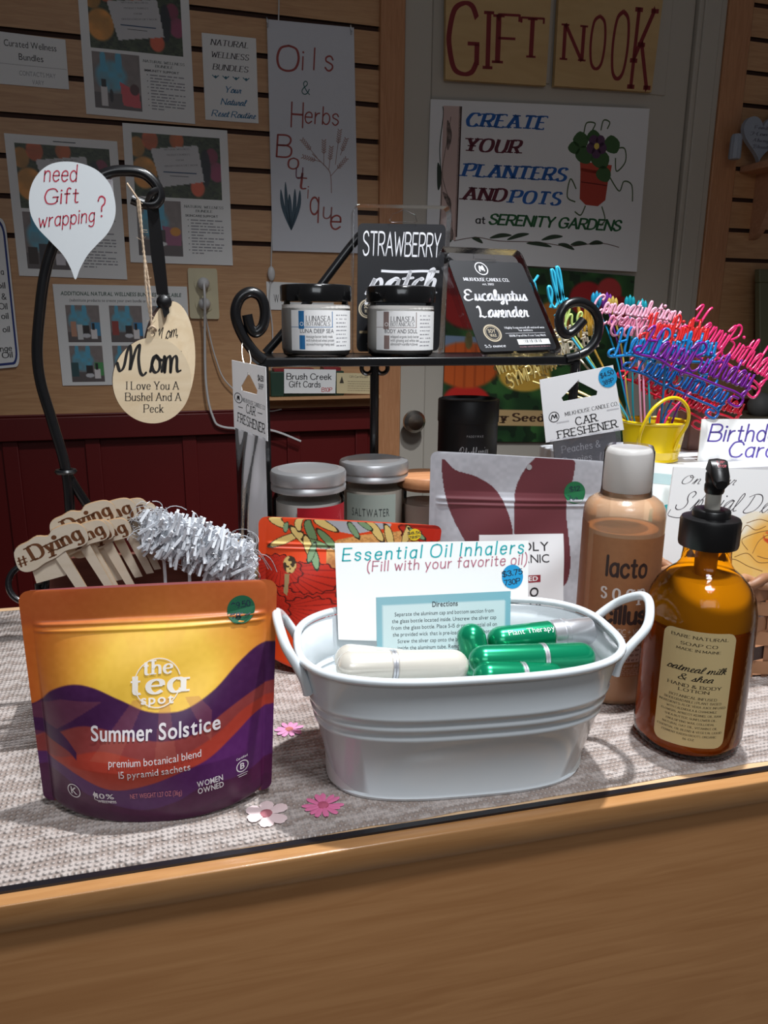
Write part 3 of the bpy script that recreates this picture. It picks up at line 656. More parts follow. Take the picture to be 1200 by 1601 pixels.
p = Print(q); p.txt('Curated Wellness', .60, .26, .125, 'sans', DARK, w=.58); p.txt('Bundles', .60, .50, .125, 'sans', DARK, w=.27); p.rect(.02, .595, .99, .605, (170, 168, 170)); p.txt('CONTACTS MAY', .66, .80, .09, 'sans', (150, 150, 154), w=.4); p.txt('VARY', .66, .96, .09, 'sans', (150, 150, 154), w=.13); p.build('lettering', o)
o, q = wall_sheet('wall_sign', [(315, 51), (400, 60), (404, 193), (321, 187)], 'small white sign reading Natural Wellness Bundles in black and blue', 'sign')
p = Print(q)
for k, (t, w) in enumerate((('NATURAL', .68), ('WELLNESS', .68), ('BUNDLES', .64))): p.txt(t, .50, .125+.14*k, .065, 'serif', (48, 38, 46), w=w, weight=.15, slant=.2)
for k in range(4): p.disc(.22+.19*k, .488, .016, (56, 110, 130), n=7); p.line([(.16+.19*k, .47), (.22+.19*k, .505), (.28+.19*k, .47)], .012, (56, 110, 130))
for k, (t, w) in enumerate((('Your', .3), ('Natural', .46), ('Reset Routine', .82))): p.txt(t, .53, .66+.145*k, .07, 'script', (60, 120, 160), w=w, weight=.15, slant=.25)
p.build('lettering', o)
# the white board with blue border at the left edge
q = Quad(*[on_w(x, y, .006) for x, y in ((-75, 330), (8, 342), (32, 573), (-46, 581))]); m = MB()
m.prism(rrect(1, 1, .09, 5), lambda x, y, d: q.map(x, 1-y, d), 0, -.003); o = tag(m.build('wall_board', PW(), loc=q.map(.5, 1)), 'white board with a blue border and an oil list at the far left edge', 'sign')
p = Print(q)
R1 = rrect(.94, .965, .10, 5, .03, .018); R2 = rrect(.86, .93, .08, 5, .07, .035); n = len(R1)
p.put([(x, 1-y) for x, y in R1]+[(x, 1-y) for x, y in R2], [(i, (i+1) % n, n+(i+1) % n, n+i) for i in range(n)], (34, 52, 120))
for k, (t, v, w) in enumerate((('Castor a', .37, .5), ('Olive oil', .46, .6), ('Rose &', .535, .45), ('Argan Oil', .60, .62), ('Hemp oil', .665, .6), ('Neem oil', .755, .6), ('Orange', .885, .5), ('Oil', .93, .2))): p.txt(t, .86, v, .038, 'hand', DARK, al='r', w=w, weight=.13)
p.build('lettering', o)
# banner
o, q = wall_sheet('hanging_banner', [(417, 30), (553, 43), (560, 396), (426, 392)], 'tall white hand-drawn banner reading Oils and Herbs Boutique', 'banner', mat('banner_paper', (206, 208, 216), .5, vary=.02), off=.006)
p = Print(q); RB = (150, 66, 62); PU = (142, 96, 104); TE = (40, 92, 92)
X = lambda x, y: ((x-64-(y-110)*.025)/515, (y-110-(x-64)*.09)/1365)
def bt(t, x, y, s, c, wd=None, rot=0, wt=.08): u, v = X(x, y); p.txt(t, u, v, s, 'hand', c, al='l', weight=wt, rot=rot, slant=.08, w=wd)
bt('O', 120, 395, .105, RB, .24, 0, .085); bt('i', 268, 395, .085, RB); bt('l', 335, 395, .09, RB); bt('s', 405, 400, .095, RB, .09)
bt('&', 268, 535, .055, TE, .09); bt('H', 205, 725, .105, RB, .13); bt('erbs', 285, 705, .075, RB, .39)
bt('B', 120, 900, .095, RB, .16); bt('o', 185, 975, .075, RB, .12); bt('u', 232, 1035, .075, (120, 80, 100), .08); bt('t', 240, 1100, .08, RB, .1); bt('i', 302, 1160, .06, (160, 100, 90)); bt('q', 318, 1260, .12, RB, .1); bt('u', 395, 1290, .08, (150, 100, 100), .1); bt('e', 440, 1360, .1, RB, .12)
st = [X(447, 1135), X(442, 1030), X(420, 980), X(330, 890)]
TW = (150, 120, 116)
p.line(st, .004, TW, 5)
for a, b, c, d in ((442, 1030, 505, 960, ), (400, 965, 400, 860), (430, 990, 440, 900), (470, 960, 490, 800), (500, 905, 520, 850), (380, 940, 320, 920), (360, 915, 300, 840)):
    p.line([X(a, b), X((a+c)/2, (b+d)/2), X(c, d)], .003, TW, 4); (dx, dy) = (c-a, d-b); L = math.hypot(dx, dy); dx /= L; dy /= L
    for k in range(6):
        t = 14*k-30
        for s in (-1, 1): p.line([X(c+dx*t, d+dy*t), X(c+dx*(t+14)+s*dy*13, d+dy*(t+14)-s*dx*13)], .0045, (158, 128, 122))
for a, b in ((145, 1100), (172, 1055), (228, 1100), (258, 1110), (195, 1130)): p.line([X(207, 1355), X((a+207)/2+ (a-200)*.3, 1210), X(a, b)], .018, (62, 84, 100), 5, taper=True)
p.build('lettering', o)
for x, y in ((417, 32), (548, 44)): m = MB(); m.tube([on_w(x, y-4, .0), on_w(x, y-4, .012), on_w(x+1, y+4, .012), on_w(x+1, y+10, .0085)], .0018, 6); m.build('hook', film('clear_hook_plastic', (235, 238, 240), .1, .6, .25), o)
# door signs
def board(px, label, words, warpf):
    q = Quad(*[on_w(x, y, .014) for x, y in px]); o = sheet(q, .012).build('door_sign', wood('tan_sign_board', (190, 156, 106), (204, 172, 122), 0, 5, .6, 4), loc=q.map(.5, 1), smooth=0); tag(o, label, 'sign', 'tan signs on the door')
    p = Print(q)
    for t, u, w, s, v, wf in words: p.txt(t, u, v, s, 'serif', (122, 30, 34), w=w, weight=.125, thin=.055, warp=wf, sp=.2)
    p.build('lettering', o)
board([(697, -22), (862, -14), (853, 134), (696, 124)], 'square tan wooden sign reading GIFT on the white door', [('G', .17, .27, .76, .93, None), ('I', .405, .028, .62, .86, None), ('F', .60, .20, .52, .79, None), ('T', .83, .22, .42, .71, None)], None)
board([(874, -16), (1036, 0), (1018, 144), (866, 134)], 'square tan wooden sign reading NOOK on the white door', [('N', .165, .18, .38, .72, None), ('O', .40, .14, .56, .79, None), ('O', .625, .15, .72, .88, None), ('K', .86, .17, .88, .98, None)], None)
o, q = wall_sheet('door_poster', [(673, 155), (1015, 170), (995, 425), (665, 407)], 'large white poster inviting customers to create planters and pots, on the door', 'poster', mat('poster_white', (226, 226, 228), .3, vary=.01), off=.009)
p = Print(q); BL = (28, 92, 170); MA = (92, 26, 44); GRN = (30, 92, 50)
p.rect(.055, .035, .128, .86, (196, 170, 164)); p.rect(.122, .035, .134, .84, (60, 34, 34))
for t, u, v, w, c in (('CREATE', .155, .15, .345, BL), ('YOUR', .155, .30, .235, MA), ('PLANTERS', .15, .455, .46, BL), ('AND', .155, .60, .18, MA), ('POTS', .365, .605, .225, BL)): p.txt(t, u, v, .078, 'fat', c, al='l', w=w, weight=.25, slant=.25, thin=.09, sp=.3)
p.txt('at', .215, .745, .045, 'hand', DARK, al='l', weight=.15, w=.04); p.txt('SERENITY GARDENS', .275, .745, .062, 'brush', GRN, al='l', w=.62, weight=.22, thin=.14, slant=.2)
GL_ = (38, 52, 40)
p.line([(.052, .86), (.06, .55), (.045, .3), (.055, .1), (.052, .04)], .006, GL_, 6); p.line([(.115, .86), (.10, .65), (.06, .45), (.075, .25), (.088, .1)], .005, GL_, 6)
for a, b, c, d in ((.08, .30, .075, .12), (.045, .55, .04, .38), (.1, .66, .065, .56), (.1, .88, .105, .78)): p.line([(a, b), ((a+c)/2+.006, (b+d)/2), (c, d)], .035, GL_, 5, taper=True)
p.line([(.12, .865), (.22, .835), (.32, .85), (.5, .845), (.65, .86), (.8, .83), (.9, .85)], .005, (90, 60, 50), 6)
for a, b, c, d in ((.28, .835, .38, .81), (.36, .84, .46, .795), (.45, .855, .57, .87), (.52, .83, .62, .80), (.6, .85, .68, .88), (.66, .85, .74, .84), (.75, .84, .82, .83), (.2, .84, .25, .87)): p.line([(a, b), ((a+c)/2, (b+d)/2-.008), (c, d)], .028, (44, 62, 44), 5, taper=True)
# potted pansy
p.poly([(.685, .37), (.825, .39), (.815, .56), (.78, .60), (.72, .595), (.69, .56)], (170, 58, 42)); p.poly([(.68, .33), (.835, .345), (.83, .41), (.685, .39)], (186, 70, 50)); p.line([(.69, .455), (.82, .47)], .006, (110, 34, 30))
for a, b, r in ((.70, .29, .05), (.78, .31, .055), (.68, .20, .045), (.74, .18, .04), (.83, .22, .05), (.80, .40, .045), (.65, .25, .035)): p.poly([(a-r*.9, b), (a-r*.2, b-r*1.1), (a+r*.7, b-r*.3), (a+r*.5, b+r), (a-r*.4, b+r*.9)], (58, 92, 50), .0001, 3)
for k in range(5): a = k*1.257+.3; p.disc(.755+.028*math.cos(a), .235+.04*math.sin(a), .035, (84, 52, 84), .0002, n=12)
p.disc(.755, .235, .02, (216, 190, 90), .0004, n=10)
for pts in ([(.69, .16), (.70, .10), (.74, .10), (.73, .14)], [(.77, .14), (.78, .08), (.81, .09), (.80, .13)], [(.84, .25), (.89, .24), (.9, .32), (.86, .38), (.85, .3)], [(.83, .42), (.88, .5), (.9, .44), (.94, .46), (.95, .56)], [(.67, .5), (.64, .44), (.63, .55), (.67, .58)], [(.72, .6), (.70, .66), (.67, .64)], [(.8, .6), (.82, .68), (.80, .72)]): p.line(pts, .009, (66, 88, 50), 6)
p.build('artwork', o)
# seed poster low on the door
o, q = wall_sheet('seed_poster', [(700, 408), (992, 432), (974, 692), (690, 690)], 'dark green seed poster of pumpkin and tomatoes low on the door', 'poster', mat('poster_back', (60, 80, 60), .5), off=.004)
def seeds(U, V):
    n = vn(U, V, 14, 2); C = full(U, (30, 62, 34)); C = mixc(C, (n-.4)*1.6, (58, 108, 52)); C = mixc(C, (vn(U, V, 26, 6) > .7)*.7, (18, 34, 22))
    for cx, cy, rx, ry, c in ((.12, .22, .16, .14, (150, 30, 30)), (.05, .08, .12, .1, (120, 24, 28)), (.74, .15, .10, .10, (170, 36, 40)), (.86, .10, .07, .08, (186, 60, 60)), (.93, .2, .07, .08, (160, 30, 34)), (.12, .76, .12, .09, (200, 40, 34)), (.55, .3, .1, .12, (196, 120, 50))): C = mixc(C, ell(U, V, cx, cy, rx, ry), c)
    C = mixc(C, box_(U, V, 0, .40, .2, .47), (120, 140, 168)); C = mixc(C, ell(U, V, .11, .56, .17, .13), np.array((205, 92, 36))); C = mixc(C, ell(U, V, .11, .56, .17, .13)*(np.abs(np.sin(U*60)) < .25)*.5, (150, 60, 20)); C = mixc(C, ell(U, V, .12, .42, .02, .05), (110, 100, 60))
    C = mixc(C, ell(U, V, .42, .6, .14, .10), (216, 170, 70))
    return mixc(C, box_(U, V, 0, .81, 1, .90), (196, 164, 116))
paint(q, 150, 140, seeds, 'seed_photo', PH(), o); p = Print(q, .0007); p.txt('Country Seeds Sold Here', .50, .875, .045, 'serif', (66, 40, 24), w=.9, weight=.22, thin=.12); p.build('lettering', o)
# socket, plugs, cords
IV = mat('ivory_plastic', (206, 196, 164), .4, vary=.02); q = Quad(*[on_w(x, y, .006) for x, y in ((293, 419), (339, 420), (343, 499), (297, 498))])
m = MB(); m.prism(rrect(1, 1, .06, 4), lambda x, y, d: q.map(x, 1-y, d), 0, -.006); so = tag(m.build('wall_outlet', IV, loc=q.map(.5, 1), bevel=.001), 'ivory double wall outlet on the slat wall with two cords plugged in', 'outlet')
WP = mat('white_cord_plastic', (205, 204, 204), .4, vary=.02)
for v in (.30, .70):
    m = MB(); m.prism([(.5+.32*math.cos(t)*(1 if abs(math.cos(t)) < .9 else .96), .5+.5*math.sin(t)) for t in np.linspace(0, 2*math.pi, 20, endpoint=False)], lambda x, y, d, v=v: q.map(x, v+(y-.5)*.32, d), .002, -.001); m.build('socket', IV, so)
def cord(name, pts, r, label, plug=None):
    o = thing(name, pts[-1], label, 'cord'); m = MB(); m.tube(spline(pts, 8), r, 6); m.build('wire', WP, o)
    if plug is not None: m = MB(); m.lathe([(.010, 0), (.013, .004), (.013, .014), (.008, .022), (.004, .024)], plug, -WN, 16); m.build('plug', WP, o)
    return o
P1 = q.map(.5, .30, .002)
c1 = cord('power_cord', [P1-WN*.024, P1-WN*.03-_Z*.04, on_w(320, 520, .02), on_w(322, 600, .02), on_w(332, 650, .02), on_w(350, 668, .02), on_w(420, 672, .02), on_w(470, 690, .02)], .0028, 'white cord from the upper socket looping down and right behind the hanging fresheners', P1)
P2 = q.map(.5, .70, .002); c2 = cord('power_cord', [P2-WN*.02, P2-WN*.025-_Z*.02, on_w(325, 512, .013), on_w(337, 560, .013), on_w(356, 600, .013), on_w(410, 640, .013), on_w(440, 640, .013)], .0016, 'thin grey cord from the lower socket crossing the lowest slat', P2)
c3 = cord('switch_cord', [on_w(436, -20, .004), on_w(435, 40, .004), on_w(430, 200, .003), on_w(424, 400, .004), on_w(424, 430, .006), on_w(421, 470, .005), on_w(426, 520, .004), on_w(424, 590, .004)], .0016, 'thin white hanging cord with inline switch beside the banner')
m = MB(); m.ellipsoid(on_w(424, 428, .009), (.0085, .006, .0165)); m.build('inline_switch', WP, c3)
o, q = wall_sheet('wall_sign', [(416, 440), (520, 445), (522, 486), (418, 484)], 'white strip sign on the slat wall behind the lidded cream jars', 'sign'); p = Print(q); p.txt('WW', .10, .75, .3, 'sans', (70, 66, 70), al='l', w=.17, sp=.5); p.build('lettering', o)
# gift card box on the slat ledge
gb = thing('gift_card_box', wall(.25, .105, .02), 'dark green and red gift card box on a ledge below the rack shelf', 'box')
m = MB(); zt, zb = wz(480, 577), wz(480, 616); ua, ub = wu(418, 600), wu(446, 600); wbox(m, ua, wu(530, 600), zb, zt-.002, .05, .0); m.build('tray', mat('box_green', (28, 58, 44), .5), gb, bevel=.002)
m = MB(); wbox(m, wu(500, 600), wu(526, 600), zt-.006, zt+.006, .045, .004); wbox(m, ua+.01, ub+.06, zt-.004, zt+.004, .045, .004); m.build('red_insert', mat('box_red', (130, 26, 34), .5), gb)
m = MB(); wbox(m, ua-.02, wu(584, 600), zb-.007, zb-.0005, .062, .0); m.build('ledge', W_SLAT, gb)
q = Quad(*[on_w(x, y, .056) for x, y in ((444, 577), (525, 578), (524, 615), (444, 615))]); o = sheet(q, .004).build('sign_card', PW(), loc=q.map(.5, 1), smooth=0); tag(o, 'small white hand-lettered card reading Brush Creek Gift Cards', 'sign')
p = Print(q); p.txt('Brush Creek', .48, .42, .24, 'hand', DARK, w=.86, weight=.13); p.txt('Gift Cards', .40, .74, .24, 'hand', DARK, w=.6, weight=.13); p.txt('B10P', .83, .93, .17, 'hand', (190, 50, 50), w=.2, weight=.14); p.build('lettering', o)
q = Quad(*[on_w(x, y, .053) for x, y in ((526, 583), (583, 584), (582, 616), (526, 615))]); o = sheet(q, .002).build('gift_certificate', mat('cream_ticket', (206, 190, 150), .6), loc=q.map(.5, 1), smooth=0); tag(o, 'cream gift certificate with a small pine tree print beside the gift card sign', 'card')
p = Print(q); p.poly([(.08, .5), (.14, .15), (.2, .5)], (60, 52, 40)); p.txt('Gift Certificate', .6, .22, .11, 'serif', (70, 60, 50), w=.5, weight=.14)
for k in range(5): p.scrawl(.3, .92, .42+.11*k, .04, (150, 132, 104), k)
p.build('lettering', o)
# right-hand wall: shelf with heart plaques, picture frame on the lower shelf
sh = thing('wall_shelf', on_w(1200, 275, .06), 'pale wooden bracket shelf on the right slat wall under the heart plaques', 'shelf'); WS = wood('shelf_wood', (182, 134, 104), (198, 150, 118), 0, 8, .5)
zs = wz(1185, 262); ua = UW1+.02; m = MB(); wbox(m, ua, 2.5, zs-.018, zs, .13, .0); m.build('board', WS, sh, bevel=.003)
m = MB(); Ub = UW1+.075
m.prism(spline([(0, 0), (.12, 0), (.105, -.03), (.07, -.06), (.055, -.10), (.03, -.15), (0, -.165)], 4, False)+[(0, -.16)], lambda x, y, d: wall(Ub+d, zs-.018+y, x), 0, .02); m.build('bracket', WS, sh)
def heart(px, py, s, lab):
    C = on_w(px, py, .055); pts = []
    for k in range(40):
        t = 2*math.pi*k/40; pts.append((16*math.sin(t)**3/17*s, (13*math.cos(t)-5*math.cos(2*t)-2*math.cos(3*t)-math.cos(4*t))/17*s))
    zb = min(p[1] for p in pts); C[2] = zs-zb; fn = lambda x, y, d: C+WU*x+_Z*y-WN*d
    m = MB(); m.prism(pts, fn, .006, -.006); o = tag(m.build('heart_plaque', mat('plaque_grey', (150, 158, 172), .5)), lab, 'plaque', 'heart plaques on the wall shelf')
    p = Print(Free(lambda u, v, h: C+WU*(u-.5)*s*2+_Z*(.5-v)*s*2-WN*(.006+h), s*2, s*2))
    for k, (t, w) in enumerate((('Family', .4), ('Home', .5), ('Always', .44), ('Blessed', .36))): p.txt(t, .5, .38+.12*k, .06, 'script', (90, 92, 104), w=w, weight=.12)
    p.build('lettering', o)
heart(1186, 232, .062, 'blue-grey heart plaque with script on the wall shelf'); heart(1240, 205, .085, 'large heart plaque mostly cut off by the picture edge on the wall shelf')
m = MB(); P0 = on_w(1147, 250, .07); m.lathe([(.012, 0), (.014, .004), (.013, .05), (.010, .058)], V3(*P0[:2], zs), (0, 0, 1), 20, rfun=lambda t, z: 1+.06*math.cos(10*t)); tag(m.build('fluted_cup', mat('plaque_grey', (150, 158, 172), .5)), 'small fluted grey cup at the left end of the wall shelf', 'cup')
ls = thing('wall_shelf', on_w(1200, 660, .06), 'dim lower wooden shelf on the right slat wall under the picture frame', 'shelf'); zl = wz(1180, 640)
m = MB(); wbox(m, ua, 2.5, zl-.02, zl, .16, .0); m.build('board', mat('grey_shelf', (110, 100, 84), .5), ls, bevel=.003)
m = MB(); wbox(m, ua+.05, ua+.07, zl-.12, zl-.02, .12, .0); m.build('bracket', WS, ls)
A = wu(1160, 425)+.012; zt = wz(1165, 422); fr = thing('picture_frame', wall(A+.2, zl, .06), 'olive green picture frame leaning on the lower wall shelf', 'picture frame')
lean = lambda U, z, d=0: wall(U, z, .10-.07*(z-zl)/(zt-zl)+d)
def fbox(mb, U0, U1, z0, z1, d0, d1):
    vs = [lean(U, z, d) for d in (d0, d1) for z in (z0, z1) for U in (U0, U1)]; mb.add(vs, [(0, 1, 3, 2), (4, 6, 7, 5), (0, 4, 5, 1), (2, 3, 7, 6), (0, 2, 6, 4), (1, 5, 7, 3)])
m = MB(); B = A+.36; w = .035
for a in ((A, B, zl, zl+w), (A, B, zt-w, zt), (A, A+w, zl+w, zt-w), (B-w, B, zl+w, zt-w)): fbox(m, *a, .02, 0)
m.build('frame', mat('olive_frame', (104, 104, 78), .5), fr, bevel=.003)
m = MB(); fbox(m, A+w, B-w, zl+w, zt-w, .008, .002); m.build('mount', mat('mount_pale', (168, 164, 156), .6), fr)
m = MB(); fbox(m, A+w+.03, B-w-.03, zl+w+.03, zt-w-.03, .010, .008); m.build('picture', mat('picture_dark', (66, 60, 58), .5), fr)
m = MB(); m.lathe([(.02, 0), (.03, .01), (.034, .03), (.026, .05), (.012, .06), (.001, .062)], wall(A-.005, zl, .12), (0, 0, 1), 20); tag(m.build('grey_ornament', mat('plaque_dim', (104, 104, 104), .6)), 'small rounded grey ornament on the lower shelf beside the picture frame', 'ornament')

# ================================================================ on the counter
CZ = CLZ
BLK = mat('black_iron', (16, 16, 18), .28, vary=.2, coat=.3)
CLEAR = film('clear_blister', (252, 252, 253), .05, .42, .0)
GLASS = film('clear_glass', (252, 253, 253), .03, .22, .0)
def sticker(pr, u, v, r, rgb, lines):
    pr.disc(u, v, r, rgb, .0002, n=32)
    for k, (t, w) in enumerate(lines): pr.txt(t, u, v-r*.12+k*r*.75, r*.42, 'hand', (20, 40, 60), w=w, weight=.14, rot=8, h=.0005)

# ---- stand-up pouches
def pouch(name, label, TL, TR, BL, BR, belly, dep, n, fn_art, m, sw=.05, sag=.012, zipv=.17, top_c=None):
    """front(u, v): u across, v down; belly(v) = how far the front stands out; n = facing direction"""
    TL, TR, BL, BR = (np.asarray(p, float) for p in (TL, TR, BL, BR)); n = nrm(n)
    Wd, Hd = np.linalg.norm(TR-TL), np.linalg.norm(BL-TL)
    def mid(u, v):
        e = min(v, 1-v)*Hd; r = .007; ins = 0 if e >= r else (r-math.sqrt(max(0, r*r-(r-e)**2)))/Wd; u = ins+(1-2*ins)*u
        p = TL*(1-u)*(1-v)+TR*u*(1-v)+BR*u*v+BL*(1-u)*v; return p
    def across(u): 
        q = abs(2*u-1); q = max(0, (q-.0)/(1-sw)) ; return max(0, 1-q**2.4)**.8 if q < 1 else 0
    def F(u, v, h=0, sgn=1):
        b = belly(v)*across(u); p = mid(u, v)+n*(sgn*b)
        if sgn > 0: p = p+n*(.0011*math.exp(-((v-zipv)/.010)**2)+.0009*math.exp(-((v-zipv-.028)/.008)**2))*min(1, across(u)*4)+n*.0014*math.sin(9*u+14*v)*across(u)*math.exp(-((v-.55)/.35)**2)
        lift = sag*(1-across(u))*max(0, (v-.8)/.2)**2
        return p+n*h*sgn+_Z*(lift+0*h)
    s = Free(lambda u, v, h=0: F(u, v, h), np.linalg.norm(TR-TL), np.linalg.norm(BL-TL))
    root = thing(name, (BL+BR)/2*V3(1, 1, 0)+V3(0, 0, CZ), label, 'pouch')
    N = 250
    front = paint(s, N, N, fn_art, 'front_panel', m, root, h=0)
    mb = MB(); us = np.linspace(0, 1, 41); vs = np.linspace(0, 1, 41)
    mb.grid([[F(u, v, .0005, -1) for u in us] for v in vs])
    mb.grid([[F(u, 1, 0, 1), ] + [F(u, 1, 0, 1)*(1-t)+F(u, 1, 0, -1)*t+_Z*.006*math.sin(math.pi*t) for t in (.25, .5, .75)]+[F(u, 1, .0005, -1)] for u in us])
    for e in (0, 1): mb.grid([[F(e, v, 0, 1), F(e, v, .0005, -1)] for v in vs])
    mb.grid([[F(u, 0, 0, 1), F(u, 0, .0005, -1)] for u in us])
    return root, s, mb
def tea_art(U, V):
    d = np.hypot((U-.53)*1.0, (V-.40)*.92); C = full(U, (206, 104, 40)); t = np.clip((.52-d)/.30, 0, 1)
    for k in range(3): C[..., k] = np.array((206, 104, 40))[k]*(1-t)+np.array((242, 194, 70))[k]*t
    ang = np.arctan2(V-.52, U-.53); ray_ = (np.sin(ang*13+.6) > 0)*np.clip((.30-V)/.2, 0, 1); C = mixc(C, ray_*.28, (236, 160, 70))
    C = mixc(C, np.clip((.17-V)/.03, 0, 1)*.7, (178, 84, 44))  # shade on the flat top band, mixed into the print colour
    P = lambda pts: np.clip((V-curve_y(U, pts))/.006+.5, 0, 1)
    DP, BR, RD, PU_, PL = (66, 26, 70), (138, 58, 56), (166, 58, 44), (84, 34, 92), (76, 20, 62)
    n = (vn(U, V, 60, 3)-.5)*6
    C = mixc(C, P([(-.1, .52), (.02, .50), (.1, .43), (.19, .395), (.28, .405), (.38, .455), (.48, .505), (.58, .515), (.66, .50), (.76, .44), (.85, .35), (.93, .29), (1.0, .285), (1.1, .30)]), DP)
    a2 = np.arctan2(U-.55, V-.30); rr = ((np.sin(a2*11+1.0) > .35) & (V > .46) & (V < .86) & (U < .75))*1.
    C = mixc(C, P([(-.1, .68), (.05, .64), (.2, .57), (.3, .57), (.42, .60), (.56, .62), (.70, .60), (.8, .54), (.9, .49), (1.0, .46), (1.1, .45)]), BR)
    C = mixc(C, P([(-.1, .74), (.1, .72), (.3, .66), (.5, .69), (.65, .68), (.78, .62), (.88, .55), (1.0, .52), (1.1, .5)]), RD)
    C = mixc(C, rr*(V < .70)*.30, (176, 104, 84))
    C = mixc(C, P([(-.1, .72), (.1, .74), (.2, .77), (.35, .82), (.5, .80), (.62, .76), (.74, .72), (.84, .65), (.92, .59), (1.0, .57), (1.1, .56)]), PU_)
    C = mixc(C, (1-P([(-.1, .60), (.0, .63), (.14, .67), (.2, .71), (.3, .80)]))*P([(-.1, .55), (0, .57), (.12, .60), (.2, .68), (.3, .8)])*(U < .2), DP)
    C = mixc(C, P([(-.1, .80), (.1, .79), (.25, .86), (.45, .93), (.6, .90), (.72, .84), (.85, .84), (.95, .82), (1.1, .76)]), PL)
    C = mixc(C, P([(-.1, .86), (.2, .90), (.5, .97), (.8, .93), (1.0, .90), (1.1, .9)]), (70, 18, 58))
    return C+n[..., None]
TPM = painted('satin_pouch_print', .34, 0, 0, .5)
Yt = .466
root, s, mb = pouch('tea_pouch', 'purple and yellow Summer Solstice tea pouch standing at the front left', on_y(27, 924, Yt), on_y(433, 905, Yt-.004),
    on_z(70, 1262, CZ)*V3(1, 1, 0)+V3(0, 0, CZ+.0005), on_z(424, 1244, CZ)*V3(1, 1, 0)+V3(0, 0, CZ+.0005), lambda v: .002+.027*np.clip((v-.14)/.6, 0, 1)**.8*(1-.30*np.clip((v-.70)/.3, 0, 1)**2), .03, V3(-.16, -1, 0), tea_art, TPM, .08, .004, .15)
mb.build('back_panel', mat('pouch_back', (120, 58, 60), .4), root)
WT = (222, 214, 216); p = Print(s, .0018)
for a0_, a1_ in ((195, 345), (15, 165)):
    p.line([(.53+.098*math.cos(math.radians(a))*s.H/s.W, .395+.098*math.sin(math.radians(a))) for a in np.linspace(a0_, a1_, 24)], .005, (240, 226, 205))
for t, v, z, w in (('the', .36, .058, .11), ('tea', .437, .085, .21), ('spot', .478, .036, .13)): 
    p.txt(t, .53, v, z, 'serif' if t != 'spot' else 'bold', (244, 236, 225), w=w, weight=.17, thin=.09, sp=.2)
p.txt('Summer Solstice', .525, .612, .060, 'bold', WT, w=.52, rot=1.5); p.txt('premium botanical blend', .525, .708, .030, 'sans', WT, w=.37, rot=1.5); p.txt('15 pyramid sachets', .525, .755, .030, 'sans', WT, w=.285, rot=1.5)
p.disc(.175, .852, .034, WT, r0=.029); p.txt('K', .175, .868, .034, 'bold', WT)
p.txt('10%', .315, .865, .026, 'bold', WT, w=.075); p.line([(.27, .845), (.268, .872), (.285, .88), (.357, .878)], .004, WT); p.txt('WELLNESS', .32, .888, .014, 'bold', WT, w=.08); p.poly([(.262, .85), (.272, .83), (.28, .85), (.272, .862)], WT)
p.txt('NET WEIGHT 1.27 OZ (36g)', .525, .864, .025, 'sans', (214, 130, 140), w=.21); p.txt('WOMEN', .745, .836, .026, 'bold', WT, w=.105, rot=4); p.txt('OWNED', .748, .869, .026, 'bold', WT, w=.105, rot=4)
p.disc(.875, .80, .027, WT, r0=.0225); p.txt('B', .875, .812, .026, 'bold', WT); p.txt('Certified', .873, .765, .010, 'bold', WT, w=.045, rot=5); p.rect(.855, .835, .897, .838, WT); p.rect(.86, .845, .893, .848, WT)
p.build('lettering', root); p = Print(s, .0020); sticker(p, .855, .125, .062, (14, 92, 60), (('$9.50', .075), ('781P', .08))); p.build('price_sticker', root, 'green round price sticker')

